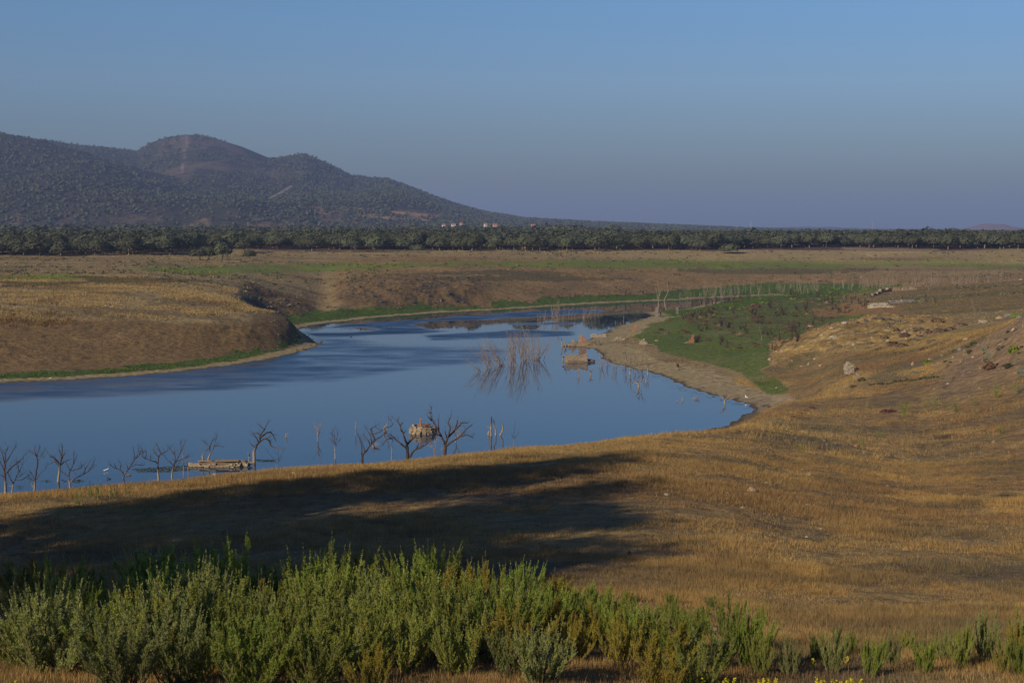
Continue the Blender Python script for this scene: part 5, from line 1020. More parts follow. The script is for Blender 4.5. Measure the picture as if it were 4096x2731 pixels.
def mound(rx, ry, h, mat, parent, name='earth_mound', seed=0):
    n = 28; rr = np.linspace(0, 1, 9); th = np.arange(n) / n * 6.2832; V = []
    for r in rr:
        for t in th: k = 1 + .18 * float(vnoise(math.cos(t) * 2 + seed, math.sin(t) * 2, seed)); V.append((rx * r * k * math.cos(t), ry * r * k * math.sin(t), h * (1 - r ** 2.2) * (1 + .25 * float(vnoise(r * 3 * math.cos(t), r * 3 * math.sin(t), seed + 3))) - .35 * r ** 6))
    k = np.arange(9 * n).reshape(9, n); Q = np.stack([k[:-1], np.roll(k, -1, 1)[:-1], np.roll(k, -1, 1)[1:], k[1:]], -1).reshape(-1, 4); return link(name, mesh_from(name, V, Q, True), mat, parent)
M_MUD = mixed('wet_mud', (.12, .085, .05), (.22, .16, .09), 1.5, bump=.04)
# round ruin with scrub on top
bx, by = onwater(422.5, 434.2); e = empty('round_stone_ruin', (bx, by + 1.3, 0), label='round stone tower stump in the water with scrub and an orange post', cat='ruin')
b = MB(); R_ = 1.78
for r in range(6):
    for k in range(17):
        a = (k + rng.uniform(-.3, .3)) / 17 * 6.283; rr_ = R_ * (1.03 - .02 * r) * rng.uniform(.96, 1.04)
        if r >= 4 and rng.uniform() < (.35 if r == 4 else .75): continue
        block(b, (rr_ * math.cos(a), rr_ * math.sin(a) * .8, -.1 + r * .23 + rng.uniform(-.05, .05)), (rng.uniform(.45, .85), .45, rng.uniform(.2, .36)), a + 1.57 + rng.normal(0, .1))
b.build('tower_wall', M_MAS, e); mound(1.75, 1.4, 1.15, M_MUD, e, 'rubble_fill', 4)
b = MB(); b.tube([(-.35, -.1, .8), (-.33, -.1, 1.5), (-.36, -.1, 2.0)], [.16, .12, .13], 6); block(b, (-.36, -.1, 2.1), (.42, .3, .2)); rubble(b, (.4, 0), .5, .4, 10, .25, 1.15, .25); b.build('brick_post', M_BRK, e)
b = MB()
for i in range(46):
    a = rng.uniform(0, 6.28); r = rng.uniform(0, .8); p0 = np.array([.45 + r * math.cos(a), r * .6 * math.sin(a), 1.1]); d = rng.normal(0, .35, 3); d[2] = rng.uniform(.1, .5); b.tube([p0, p0 + d * .6, p0 + d + rng.normal(0, .08, 3)], [.02, .014, .006], 3, False)
b.build('dry_scrub', M_DEADB, e)
# low stone platform
bx, by = onwater(216.5, 467.6); e = empty('stone_platform', (bx + .2, by + 1.6, 0), label='long low stone platform just above the water among the dead trees', cat='ruin')
mound(4.2, 1.5, .72, M_MUD, e, 'earth_bank', 7); b = MB()
for k in range(46): x_ = rng.uniform(-3.9, 3.6); y_ = -1.22 * math.sqrt(max(0.05, 1 - (x_ / 4.1) ** 2)) + rng.normal(0, .08); block(b, (x_, y_, rng.uniform(.02, .38)), (rng.uniform(.3, .75), .35, rng.uniform(.15, .3)), rng.normal(0, .15))
b.build('edge_stones', M_MAS, e); b = MB(); block(b, (.9, -.2, .72), (3.0, 1.1, .12), .05); block(b, (-1.9, -.1, .66), (1.9, .9, .1), -.06); rubble(b, (2.9, -.2), 1.1, .5, 26, .3, .35, .3); b.build('top_slabs', M_MAS, e)
# square ruin
bx, by = onwater((1900 + 805 * .5102) / 4, (1150 + 590 * .5102) / 4 - .3); e = empty('square_masonry_ruin', (bx, by + 1.4, 0), label='square roofless masonry ruin on a mud bank in the water, right corner higher', cat='ruin')
mound(4.3, 2.2, .55, M_MUD, e, 'mud_bank', 2); b = MB(); hf = lambda t: 1.55 + (.35 if t > .88 else 0) - .2 * abs(t - .5) + .12 * math.sin(t * 17)
stone_wall(b, (-2.5, -1.0), (2.1, -1.0), .4, hf); stone_wall(b, (2.1, -1.0), (2.1, .9), .4, lambda t: 1.8 - t * .5); stone_wall(b, (-2.5, -1.0), (-2.5, .9), .4, lambda t: 1.4); stone_wall(b, (-2.5, .9), (2.1, .9), .4, lambda t: 1.35 + .2 * math.sin(9 * t)); b.build('masonry_walls', M_MAS, e)
b = MB(); rubble(b, (3.0, -.2), 1.0, .7, 26, .35, .25, .4); rubble(b, (-2, 0), 1.6, .7, 20, .3, 1.1, .15); b.build('rubble', M_GRS, e)
# ruin group on its little spit
def ZAp(x, y, ymin=250, ymax=700): return ground_at((2200 + x * .2976) / 4, (1120 + y * .2976) / 4, ymin, ymax, .003)
c0 = ZAp(430, 885); mq_ = c0[1] / F * .2976 / 4
e = empty('ruined_house_foundation', (c0[0], c0[1] + .5, max(.05, c0[2])), label='ruined stone house foundation with one brick corner at the tip of the spit', cat='ruin')
b = MB(); stone_wall(b, (-3.4, -.6), (1.6, -.8), .45, lambda t: .42 + .25 * math.sin(7 * t) ** 2, .34); stone_wall(b, (-3.4, -.6), (-3.2, 2), .4, lambda t: .5, .34); stone_wall(b, (1.4, -.7), (6.0, .4), .4, lambda t: .45 - .15 * t, .34); rubble(b, (-1, .4), 3.4, 1.2, 80, .3, .1, .3); rubble(b, (-3.8, 0), 1.2, .5, 26, .3, 0, .15); b.build('foundation_walls', M_MAS, e)
b = MB(); stone_wall(b, (-2.55, .1), (-1.95, .1), .5, lambda t: 1.35, .36); b.build('low_pillar', M_MAS, e); b = MB(); stone_wall(b, (-.75, .5), (.0, .5), .55, lambda t: 2.7, .36); b.build('tall_pillar', M_MAS, e)
b = MB(); stone_wall(b, (-.1, .1), (1.0, .0), .5, lambda t: 2.3 - .2 * t, .30); b.build('brick_corner', M_BRK, e); b = MB(); stone_wall(b, (3.9, -.2), (4.6, -.3), .5, lambda t: 1.35, .36); b.build('right_pillar', M_GRS, e); b = MB(); block(b, (-4.3, .2, .55), (.35, .3, 1.2), .3); block(b, (-4.5, .2, .2), (1.0, .5, .3), .1); b.build('left_post', M_MAS, e)
p = ZAp(930, 822); e = empty('rubble_heap', p, label='small pointed heap of building stones on the green edge right of the ruins', cat='rubble'); b = MB(); stone_wall(b, (-1.4, 0), (1.4, 0), .6, lambda t: .35 + .75 * math.sin(3.1 * t), .34); b.build('fallen_wall', M_MAS, e); b = MB(); rubble(b, (0, -.3), 1.6, .6, 30, .3, .05, .4); b.build('loose_rubble', M_GRS, e)
p = ZAp(655, 770); e = empty('low_ruined_wall', p, label='low broken pale wall behind the ruined foundation', cat='ruin'); b = MB(); stone_wall(b, (-2.2, 0), (2.0, .3), .5, lambda t: .7 + .25 * math.sin(8 * t), .34); b.build('broken_wall', M_WHS, e); b = MB(); stone_wall(b, (.3, 1.2), (1.4, 1.3), .4, lambda t: .8, .3); rubble(b, (0, .5), 2, .6, 30, .3, .2, .3); b.build('rubble', M_MAS, e)
def pillar(p, w, h, mat, label, name='stone_pillar', tilt=0, cap=True):
    e = empty(name, p, label=label, cat='pillar', group='stone pillars near the point'); b = MB(); n = max(3, int(h / .45))
    for i in range(n): block(b, (tilt * i * h / n, 0, (i + .5) * h / n - .05), (w * (1 - .1 * i / n), w * .9, h / n * 1.06), rng.normal(0, .04))
    b.build('shaft', mat, e)
    if cap: b = MB(); block(b, (tilt * h, 0, h + .05), (w * 1.12, w, .22)); b.build('cap_stone', mat, e)
    return e
pillar(ZAp(1433, 487, 400), .95, 3.0, M_GRS, 'left one of two square grey stone pillars at the water on the far point'); pillar(ZAp(1710, 460, 400), .85, 2.2, M_GRS, 'right one of two square grey stone pillars on the far point')
pillar(ZAp(1120, 690, 300), .75, 2.0, M_BRK, 'dark slab leaning right beside the beach', 'leaning_slab', .45, False)
def rock_mesh(mat, seed, rough=.35, flat=.7):
    import bmesh
    bm = bmesh.new(); bmesh.ops.create_icosphere(bm, subdivisions=3, radius=.5)
    for v in bm.verts:
        c = np.array(v.co); k = 1 + rough * float(vnoise(c[0] * 3.1 + seed, c[1] * 3.1 + c[2] * 2.7, seed)) + rough * .4 * float(vnoise(c[0] * 8 + seed, c[1] * 8 + c[2] * 7, seed + 1)); v.co = v.co * k; v.co.z = v.co.z * flat
        if v.co.z < -.15: v.co.z = -.15
    me = bpy.data.meshes.new('rock'); bm.to_mesh(me); bm.free(); me.materials.append(mat); return me
M_DKR = mixed('dark_rock', (.07, .06, .05), (.13, .11, .09), 1.2, bump=.05); RK = [rock_mesh(M_GRS, i) for i in range(3)]; RD = [rock_mesh(M_DKR, i + 20) for i in range(3)]; RW = [rock_mesh(M_WHS, i + 5) for i in range(3)]; M_TAN = mixed('tan_rock', (.27, .20, .12), (.40, .30, .19), 2, bump=.06); RT = [rock_mesh(M_TAN, i + 9) for i in range(3)]
def rock(u, v, wpx, hpx, label, group, ymin=60, ymax=900, kind=0, name='rock'):
    p = ground_at(u, v, ymin, ymax, .003); s = .82 * wpx / F * p[1]; hs = .8 * hpx / F * p[1]; o_ = link(name, (RK, RW, RT, RD)[kind][int(rng.integers(3))]); o_.location = p + np.array([0, .2 * s, .12 * hs]); o_.scale = (s, s, hs * 1.75); o_.rotation_euler = (0, 0, rng.uniform(0, 6.28)); tag(o_, label, 'rock', group); return o_
e = empty('leaning_brick_wall', ZAp(1888, 845, 250), label='pointed red-brown brick fragment standing on the green flat', cat='ruin'); b = MB(); stone_wall(b, (-.9, 0), (.75, 0), .45, lambda t: .3 + 2.3 * max(0, t - .1) ** 1.6, .30); b.build('brick_fragment', M_BRK, e); b = MB(); rubble(b, (-.9, -.1), .6, .3, 12, .28, 0, .15); b.build('fallen_stones', M_MAS, e)
e = empty('domed_stone', ZAp(1248, 865, 250), label='domed pale masonry lump on the green flat near the beach', cat='ruin'); b = MB(); stone_wall(b, (-.8, 0), (.8, 0), .8, lambda t: .4 + .95 * math.sin(3.1 * t), .34); b.build('masonry_lump', M_WHS, e)
rock((2200+1307*.2976)/4, (1120+862*.2976)/4, 2.0, 3.2, 'small upright grey stone beside the domed masonry lump', 'stones on the green flat', 250); rock((2200+1228*.2976)/4, (1120+668*.2976)/4, 2.6, 2.2, 'dark boulder behind the leaning slab', 'stones on the green flat', 300)
rock((2200+1435*.2976)/4, (1120+818*.2976)/4, 5, 1.6, 'flat reddish stone on the green flat', 'stones on the green flat', 250, kind=2); rock(775.5/1, (1150+615*.5102)/4+0, 2.5, 4.0, 'upright grey stone post on the green near the beach corner', 'stones on the green flat', 250) if False else rock((1900+1792*.5102)/4, (1150+613*.5102)/4, 2.4, 4.2, 'upright grey stone on the green above the beach', 'stones on the green flat', 250)
p = ground_at((1900+1592*.5102)/4, (1150+648*.5102)/4, 240, 500, .003); e = empty('weathered_post', p, label='dark-headed weathered stump on the beach with its shadow to the right', cat='stump'); b = MB(); b.tube([(0,0,-.2),(.02,0,.4),(-.03,0,.75)], [.27,.22,.2], 7); b.build('foot', M_GRS, e, True); b = MB(); b.tube([(-.03,0,.7),(-.08,0,.95),(-.1,0,1.2),(-.07,0,1.38)], [.22,.34,.28,.12], 7); b.build('charred_head', M_BLK, e, True)
e = empty('white_rock_stack', ground_at((2730+1145*.5808)/4, (1200+508*.5808)/4, 150, 600, .003), label='craggy white rock stack standing in the hollow', cat='rock'); b = MB(); stone_wall(b, (-.75, 0), (.75, 0), .8, lambda t: 2.0 - 1.6 * abs(t - .45), .34, .08); b.build('rock_stack', M_WHS, e)
rock((2730+1215*.5808)/4, (1200+525*.5808)/4, 7, 6, 'dark grey rock on the grass ridge right of the white stack', 'rocks around the hollow', 100); rock((2730+870*.5808)/4, (1200+445*.5808)/4, 3.4, 4.5, 'pointed tan rock at the foot of the ochre mound', 'rocks around the hollow', 150, kind=2); rock((2730+948*.5808)/4, (1200+458*.5808)/4, 2.6, 3.5, 'small cream rock left of the white stack', 'rocks around the hollow', 150, kind=1)
rock((2730+820*.5808)/4, (1200+458*.5808)/4, 5, 2.5, 'flat tan rock at the foot of the ochre mound', 'rocks around the hollow', 150, kind=2); rock((2730+1118*.5808)/4, (1200+168*.5808)/4, 6.5, 5.5, 'pale block perched on the crest of the ochre mound', 'rocks on the ochre mound', 250, kind=1); rock((2730+1048*.5808)/4, (1200+265*.5808)/4, 10, 4.5, 'cream outcrop low on the face of the ochre mound', 'rocks on the ochre mound', 250, kind=1)
rock(811, 327, 7, 4, 'tan outcrop on the left shoulder of the ochre mound', 'rocks on the ochre mound', 250, kind=2); rock(770, 360, 5, 5, 'tan crag at the lower left end of the ochre mound', 'rocks on the ochre mound', 250, kind=2); rock(782, 352, 5, 4, 'second tan crag up the left edge of the ochre mound', 'rocks on the ochre mound', 250, kind=2); rock(822, 336, 6, 4, 'grey outcrop in the middle of the ochre mound', 'rocks on the ochre mound', 250, kind=2)
for u, v, w, h in ((866,321,6,3),(874,319.5,7,3.5),(882,319.5,7,3),(890,320,8,3),(898,322,7,2.5),(858,323,5,2.5),(850,322,4,2)): rock(u, v, w, h, 'dark grey crest rock on top of the ochre mound', 'dark crest rocks of the ochre mound', 280, 900, 3)
for u, v, w, h, lab in ((985,323,15,7,'large tan slab half buried in the rocky spur'),(967,340,8,4,'cream flat rock at the left end of the rocky spur'),(1000,319,9,5,'cream boulder below the dark rocks of the spur'),(1010,310,12,6,'dark lichened boulder on the spur crest'),(1020,318,8,5,'grey boulder at the right edge of the spur'),(960,350,5,4,'square grey stone in the bushes of the spur'),(1003,348,7,4,'pale rock among the olive bushes'),(942,356,4,3,'small dark rock on the grassy rise before the spur'),(930,360,5,3,'small tan rock on the grassy rise before the spur'),(913,365,4,5,'upright pale stone above the green broom bush')):
    rock(u, v, w, h, lab, 'rocks of the rocky spur', 150, 330, 2 if 'tan' in lab or 'cream' in lab or 'pale' in lab else 0)
for u, v, w, h, lab in ((752,491,13,5.5,'largest pale boulder half hidden in the right hillside grass'),(767,483,8,3,'flat pale rock right of the largest hillside boulder'),(743,508,5,3,'small bright stone below the largest hillside boulder'),(727,493,7,3,'low pale stone left of the largest hillside boulder'),(668,495,8,4,'pale rock at the tip of the hillside shadow'),(810,475,5,2.5,'small tan stone high on the right hillside'),(803,470,4,2.5,'smallest tan stone high on the right hillside'),(820,497,5,2.5,'flat stone on the open right hillside'),(950,494,4,3,'small white stone at the right of the hillside'),(835,527,6,3,'grey stone in the flat patch of the hillside'),(821,529,5,3,'smaller grey stone in the flat patch of the hillside'),(808,505,5,2.5,'tan stone near the middle of the right hillside'),(866,487,4,2,'small pale stone right of the middle of the hillside'),(888,486,4,2,'tiny pale stone farther right on the hillside'),(712,630,14,5,'low sandy rock behind the right end of the thicket'),(683,660/1.0,9,4,'sandy stone beside the last dense shrub')):
    rock(u, v, w, h, lab, 'stones in the hillside grass', 40, 200, 2)
for u, v, h in ((679,541,7),(629,556,6),(754,513,4)):
    p = ground_at(u, v, 40, 200, .003); stem_clump(0, 0, h, 2, .3, 'short black stub in the open hillside grass', 'black stubs in the hillside grass', (.1, .2), M_BLK, 'burnt_stub', 2.2, False, tuple(p), .02)
# long pale walls and stone edging on the flat behind the mound
def Zr(x, y, ymin=300): return ground_at((3000 + x * .466) / 4, (1050 + y * .466) / 4, ymin, 620, .003)
a_, b_ = Zr(1020, 388), Zr(1410, 348)
def longwall(a_, b_, h, th, mat, label, bs=.9, hf=None):
    e = empty('stone_wall', a_, label=label, cat='wall', group='low walls on the right flat'); b = MB(); d = b_ - a_; stone_wall(b, (0, 0), (d[0], d[1]), th, hf or (lambda t: h * (.8 + .3 * math.sin(11 * t))), bs, .06)
    L_ = math.hypot(d[0], d[1])
    o_ = b.build('wall_stones', mat, e); me = o_.data; co = np.empty(len(me.vertices) * 3); me.vertices.foreach_get('co', co); co = co.reshape(-1, 3); t = np.clip((co[:, :2] @ d[:2]) / L_ ** 2, 0, 1)
    gz_ = height(a_[0] + d[0] * t, a_[1] + d[1] * t); co[:, 2] += gz_ - a_[2] - .15; me.vertices.foreach_set('co', co.ravel()); me.update(); return e
longwall(Zr(1035, 378), Zr(1190, 372), .8, 1.0, M_PLAST, 'broken left end of the long pale wall on the right flat, the stones lying loose'); longwall(Zr(1200, 352), Zr(1408, 340), .9, .8, M_PLAST, 'long straight pale wall on the right flat'); longwall(Zr(1020, 392), Zr(1235, 384), .6, .9, M_WHS, 'low line of white stones in front of the pale wall')
longwall(Zr(1115, 262), Zr(1215, 245), 1.2, 1.2, M_TAN, 'orange stone bank at the left end of the brown crest'); longwall(Zr(1215, 248), Zr(1420, 238), 1.2, 1.2, M_TAN, 'low orange stone edge running right along the brown crest', .8, lambda t: 1.2 * abs(math.sin(9 * t)) + .2); longwall(Zr(1050, 292), Zr(1120, 265), 1.0, 1.0, M_TAN, 'stepped orange stones going down from the crest to the green')
rock((3000 + 955 * .466) / 4, (1050 + 133 * .466) / 4, 3.4, 3.6, 'lone upright boulder on the far brown slope', 'boulders on the far slopes', 640, 830); rock(1021, 279, 4, 3, 'orange boulder on the crest at the right edge', 'boulders on the far slopes', 500, 640, 2)
for u, v, w, h in ((341,299,5,3),(352,294,5,2.5),(373,297,6,4),(381,302,5,3),(391,295,5,3),(405,298,5,3),(412,303,5,3),(428,296,7,3),(441,300,5,3),(455,301,6,3),(462,303,5,3),(400,306,4,2),(434,303,5,3),(366,302,4,2),(448,294,6,2.5)): rock(u, v, w, h, 'grey rock sticking out of the eroded bank across the cove', 'rocks in the eroded far bank', 480, 700, 3)
for u, v, w, h in ((260,300,6,2.5),(272,303,6,3),(285,300,6,2.5),(296,304,6,3),(304,309,5,2.5),(268,308,6,3),(278,313,5,3)): rock(u, v, w, h, 'dark rock on the eroded rear slope of the left bank', 'dark rocks on the left bank', 395, 530, 3)
for u, v, w in ((320,343.8,3),(316,344.8,3.5),(311,346,3),(303,349,2.5),(321.5,342,2.5),(297,350.6,2.5)): rock(u, v, w, w * .7, 'small dark stone at the waterline on the tip of the left bank', 'waterline stones at the tip', 300, 500, 3)

# ------------------------------------------------------------------ far houses and masts
M_WH = mixed('white_wall', (.70, .66, .60), (.80, .76, .70), .3); M_ROOF = mixed('tiled_roof', (.42, .16, .09), (.52, .24, .14), .5); M_PK = mixed('pink_wall', (.62, .40, .32), (.70, .48, .38), .3); M_WIN = mixed('dark_window', (.04, .045, .05), (.06, .06, .07), 1)
for u, v, w, h, mt, lab in ((443.5,225.2,10,5,M_WH,'leftmost small white farmhouse at the foot of the mountain'),(453.5,224.7,16,4,M_WH,'long low white farmhouse at the foot of the mountain'),(461,223.9,9,6,M_WH,'white farmhouse with a bright front below the ridge'),(485.5,224.3,11,7,M_WH,'white gabled farmhouse right of the farmhouse row'),(495,225.2,16,6,M_PK,'cream farmhouse next to the white gabled one'),(533.5,225.4,16,8,M_PK,'pinkish house with a red roof at the right, alone')):
    y_ = 2440; kx, kz = ray(u, v); x_ = kx * y_; w *= .42; h *= .7; zt = CH + kz * y_; e = empty('farmhouse', (x_, y_, zt - h - 2), .25, label=lab, cat='house', group='farmhouses at the foot of the mountain'); b = MB(); d = 6.0
    V = [(-w/2,-d/2,0),(w/2,-d/2,0),(w/2,d/2,0),(-w/2,d/2,0),(-w/2,-d/2,h+2),(w/2,-d/2,h+2),(w/2,d/2,h+2),(-w/2,d/2,h+2)]; b.add(V, None, [(0,1,5,4),(1,2,6,5),(2,3,7,6),(3,0,4,7),(4,5,6,7)]); b.build('wall', mt, e)
    b = MB(); hh = h + 2; b.add([(-w/2-.5,-d/2-.5,hh-.1),(w/2+.5,-d/2-.5,hh-.1),(w/2+.5,d/2+.5,hh-.1),(-w/2-.5,d/2+.5,hh-.1),(-w/2-.5,0,hh+2.1),(w/2+.5,0,hh+2.1)], [(0,4,3),(1,2,5)], [(0,1,5,4),(2,3,4,5),(0,3,2,1)]); b.build('roof', M_ROOF, e)
    for q in range(max(2, int(w / 5))): b = MB(); xx = -w/2 + w * (q + .5) / max(2, int(w / 5)); b.add([(xx-.6,-d/2-.05,hh-2.6),(xx+.6,-d/2-.05,hh-2.6),(xx+.6,-d/2-.05,hh-1.2),(xx-.6,-d/2-.05,hh-1.2),(xx-.6,-d/2+.1,hh-2.6),(xx+.6,-d/2+.1,hh-2.6),(xx+.6,-d/2+.1,hh-1.2),(xx-.6,-d/2+.1,hh-1.2)], None, [(0,1,2,3),(4,7,6,5),(0,4,5,1),(3,2,6,7)]); b.build('window', M_WIN, e)
M_MET = mixed('mast_metal', (.30, .31, .32), (.36, .37, .38), 1)
for u, v, lab in ((751, 221.2, 'thin lattice mast above the tree line, the left one'), (872.5, 222, 'thin lattice mast above the tree line, the right one'), (248, 222, 'slim mast before the foot of the mountain')):
    y_ = 2300; kx, kz = ray(u, v); x_ = kx * y_; g = float(height(x_, y_)[0]); H_ = CH + kz * y_ - g; b = MB()
    for sx, sy in ((-1,-1),(1,-1),(1,1),(-1,1)): b.tube([(sx*1.0, sy*1.0, 0), (sx*.3, sy*.3, H_)], [.16, .12], 4)
    for q in range(9): z_ = H_ * q / 9; w = 1.0 - .7 * q / 9; w2 = 1.0 - .7 * (q + 1) / 9; z2 = H_ * (q + 1) / 9; b.tube([(-w, -w, z_), (w2, -w2, z2)], .08, 3); b.tube([(w, -w, z_), (-w2, -w2, z2)], .08, 3)
    b.tube([(-2.2, 0, H_ * .93), (2.2, 0, H_ * .93)], .12, 4); o_ = b.build('lattice_mast', M_MET); o_.location = (x_, y_, g); tag(o_, lab, 'mast', 'lattice masts')

# ------------------------------------------------------------------ birds, floating weed
M_WB = mixed('white_feathers', (.75, .74, .70), (.82, .81, .78), 8); M_BB = mixed('black_feathers', (.03, .03, .03), (.06, .055, .05), 8); M_LEG = mixed('dark_legs', (.05, .045, .04), (.08, .07, .05), 8); M_BRF = mixed('brown_feathers', (.14, .10, .07), (.22, .16, .11), 9)
def bird(name, p, s, body, mats, rz, label, cat, group=None, legs=0.0, wing=None):
    e = empty(name, p, rz, label=label, cat=cat, group=group); e.scale = (s, s, s); b = MB(); P_, R = body; n = len(P_); t = np.linspace(0, n - 1, n * 3); b.tube(np.stack([np.interp(t, range(n), np.array(P_)[:, i]) for i in range(3)], 1), np.interp(t, range(n), R), 8); b.build('body', mats[0], e, True)
    if legs:
        for sx in (-.05, .05): b = MB(); b.tube([(0, sx, legs * 1.02), (.02, sx, legs * .5), (0, sx, -.08)], [.014, .011, .012], 5); b.build('leg', M_LEG, e)
    b = MB(); b.tube([P_[-1], np.array(P_[-1]) + (.14, 0, -.02)], [.018, .003], 5); b.build('beak', mats[1], e)
    if wing: b = MB(); b.tube(wing[0], wing[1], 6); b.build('wing', wing[2], e, True)
bx, by = onwater(746.2, 400.6); g = float(height(bx, by)[0])
bird('egret', (bx, by, max(g, -.1)), 1.0, ([(-.38,0,.42),(-.25,0,.5),(-.05,0,.58),(.12,0,.66),(.16,0,.78),(.10,0,.90),(.14,0,1.0),(.2,0,1.03)], [.02,.07,.13,.10,.045,.032,.034,.03]), (M_WB, M_LEG), math.pi * .98, 'white egret standing in the shallows at the right end of the lake', 'bird', None, .42)
for u, v, lab, r in ((105, 471.6, 'white and black wading bird on the left of a pair in open water', 0.3), (107.3, 470.6, 'white and black wading bird on the right of a pair in open water', .1)):
    bx, by = onwater(u, v); bird('wading_bird', (bx, by, 0), .9, ([(-.22,0,.16),(-.1,0,.2),(.05,0,.22),(.12,0,.27),(.14,0,.36),(.18,0,.39)], [.015,.07,.085,.045,.03,.032]), (M_WB, M_LEG), r, lab, 'bird', 'pair of white and black wading birds', .14, ([(-.25,.05,.2),(-.08,.08,.24),(.04,.07,.23)], [.01,.045,.02], M_BB))
for u, v, lab, r, s in ((109, 478.9, 'small dark duck floating below the pair of wading birds', 2.9, 1.0), (128.8, 475.2, 'brown duck floating right of the squat dead tree', 3.0, 1.1), (363, 325, 'dark duck in mid lake, alone in its patch', .1, 1.1), (378, 327.4, 'dark waterbird, left of a close pair in mid lake', .3, 1.1), (380.5, 327.6, 'dark waterbird, right of a close pair in mid lake', .1, 1.1), (351, 337, 'dark duck nearest the tip of the left bank', .2, 1.1), (387, 327.2, 'dark duck right of the close pair in mid lake', .2, 1.0), (391, 327.4, 'last dark duck of the row in mid lake', .2, 1.0), (637, 348.5, 'dark bird sitting on the stones left of the ruins', .2, 1.3)):
    bx, by = onwater(u, v); bird('duck', (bx, by, -.03), s, ([(-.27,0,.12),(-.15,0,.08),(.02,0,.07),(.15,0,.1),(.19,0,.18),(.22,0,.24),(.27,0,.245)], [.02,.09,.11,.07,.035,.05,.035]), (M_BRF if 'brown' in lab else M_BB, M_LEG), r, lab, 'bird', 'ducks floating on the lake')
for k, (u, v, lab) in enumerate(((40.5, 382, 'tiny white bird at the far left waterline'), (49, 380.8, 'tiny pale bird farther right at the left waterline'))):
    bx, by = onwater(u + 10, v - 3.2); bird('gull', (bx, by, -.02), 1.2, ([(-.27,0,.14),(-.12,0,.12),(.05,0,.13),(.13,0,.2),(.17,0,.25),(.2,0,.26)], [.01,.08,.09,.04,.045,.03]), (M_WB, M_LEG), 0, lab, 'bird', 'pale birds at the left waterline')
# weed floating between the drowned trees
cs = []
for poly_, n in (([(1130,545),(1280,535),(1480,520),(1640,545),(1600,560),(1420,575),(1200,575)], 430), ([(520,635),(700,640),(690,665),(560,660)], 60), ([(360,640),(430,640),(430,660),(360,660)], 20), ([(2180,465),(2350,470),(2350,485),(2200,485)], 90), ([(1500,520),(1660,515),(1640,530),(1500,530)], 60), ([(140,690),(200,690),(170,730)], 14)):
    P_ = np.array(poly_, float); lo, hi = P_.min(0), P_.max(0); k = 0
    while k < n:
        q = rng.uniform(lo, hi)
        if inpoly(np.array([q[0]]), np.array([q[1]]), poly_)[0]: cs.append(onwater((q[0] * .4677) / 4, (1620 + q[1] * .4677) / 4)); k += 1
for k in range(260):
    j = int(rng.integers(0, 9)); a, b2 = np.array(SHORE[j]), np.array(SHORE[j + 1]); t = rng.uniform(); q = a + (b2 - a) * t + rng.normal(0, 1.0, 2) + np.array([-1.6, -.8]); cs.append(tuple(q))
cs = np.array(cs); n = len(cs); k = 3
Cn = np.repeat(np.concatenate([cs, np.full((n, 1), .015)], 1), k, 0) + rng.normal(size=(n * k, 3)) * np.array([.16, .16, .012]); V, Fq = leaf_quads(Cn, np.tile([0, 0, 1.], (n * k, 1)) + rng.normal(0, .25, (n * k, 3)), rng.uniform(.05, .16, n * k))
tag(link('floating_weed', big_mesh('floating_weed', V, Fq, M_DKB)), 'dark weed floating in patches between the drowned trees', 'weed', kind='stuff')
for u, v, lab in ((374.5, 447.5, 'sandy tuft of twigs showing above the water left of the broad dead tree'), (696, 399.5, 'sandy brush tuft in the shallows off the beach')):
    bx, by = onwater(u, v); b = MB()
    for i in range(34): d = rng.normal(0, .42, 3); d[2] = abs(d[2]) * .7 + .15; b.tube([(rng.normal(0, .2), rng.normal(0, .1), -.1), d], [.014, .008], 3, False)
    o_ = b.build('submerged_bush', M_PALE); o_.location = (bx, by, 0); o_.scale = (1.1, 1.1, 1.1); tag(o_, lab, 'dead shrub', 'twig tufts in the water')

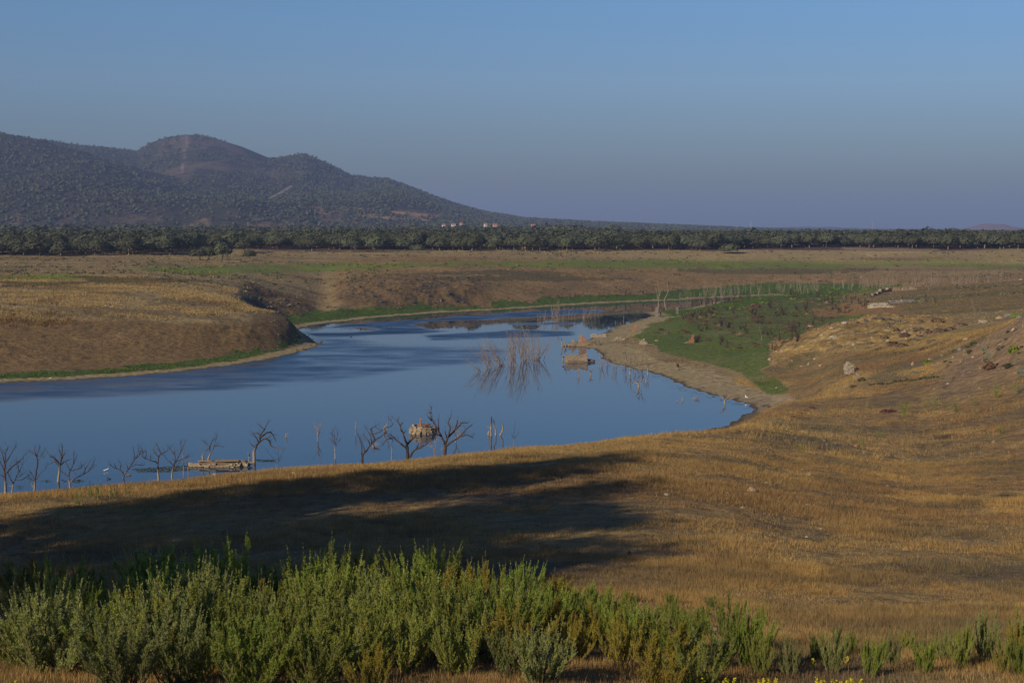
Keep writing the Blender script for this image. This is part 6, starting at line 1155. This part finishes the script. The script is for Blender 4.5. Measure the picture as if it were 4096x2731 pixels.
# ------------------------------------------------------------------ the trees behind the viewer's left that throw the long shadow
M_EUC = mixed('eucalyptus_leaves', (.07, .09, .04), (.12, .14, .07), 1.0, trans=.2); M_EB = mixed('eucalyptus_bark', (.30, .24, .18), (.45, .38, .30), 1.5)
def big_tree(x, y, H_, rx, seed, label, t0, n=36, per=230):
    z = float(height(x, y)[0]); e = empty('eucalyptus_tree', (x, y, z), label=label, cat='tree', group='tall trees left of the viewpoint'); b = MB(); r = np.random.default_rng(seed)
    b.tube([(0,0,-.5),(.2,0,H_*.3),(.5,.2,H_*.6),(.3,.3,H_*.9)], [.5,.4,.28,.1], 8); Vs, Fs, o2 = [], [], 0
    for i in range(n):
        t = r.uniform(t0, 1); a = r.uniform(0, 6.28); rr = rx * r.uniform(.3, 1) * math.sin(math.pi * min(1, t * .85 + .1)) ** .5; c = np.array([rr * math.cos(a), rr * math.sin(a), H_ * t])
        b.tube([(.3, .1, H_ * t * .75), c * .6 + np.array([.1, .1, H_ * t * .33]), c], [.12, .08, .03], 5); cr_ = r.uniform(1.3, 2.6)
        d = r.normal(size=(per, 3)) * np.array([1, 1, .6]) * cr_ * .55; V, Fq = leaf_quads(c + d, r.normal(size=(per, 3)), r.uniform(.28, .55, per), .6); Vs.append(V); Fs.append(Fq + o2); o2 += len(V)
    b.build('trunk', M_EB, e, True); link('crown', big_mesh('eucalyptus_crown', np.concatenate(Vs), np.concatenate(Fs), M_EUC), None, e)
for (x, y, H_, rx, sd, t0) in SHADOW_TREES: big_tree(x, y, H_, rx, sd, 'tall eucalyptus left of the viewpoint whose shadow falls on the hillside', t0)
# ------------------------------------------------------------------ the air
hz = MB()
x0, x1, y0, y1, z0, z1 = -9300, 9300, -60, 16500, -4, 345
hz.add([(x0,y0,z0),(x1,y0,z0),(x1,y1,z0),(x0,y1,z0),(x0,y0,z1),(x1,y0,z1),(x1,y1,z1),(x0,y1,z1)], None, [(0,3,2,1),(4,5,6,7),(0,1,5,4),(1,2,6,5),(2,3,7,6),(3,0,4,7)])
hm = bpy.data.materials.new('haze_air'); hm.use_nodes = True; ht = hm.node_tree; ht.nodes.clear()
ho = ht.nodes.new('ShaderNodeOutputMaterial'); hv = ht.nodes.new('ShaderNodeVolumePrincipled')
hv.inputs['Color'].default_value = (.44, .60, .98, 1); hv.inputs['Density'].default_value = HAZE
hv.inputs['Anisotropy'].default_value = 0.0
ht.links.new(hv.outputs[0], ho.inputs['Volume'])
haze = hz.build('haze', hm); tag(haze, 'thin blue air haze over the whole plain', 'haze', kind='stuff')
print('objects', len(S.objects))
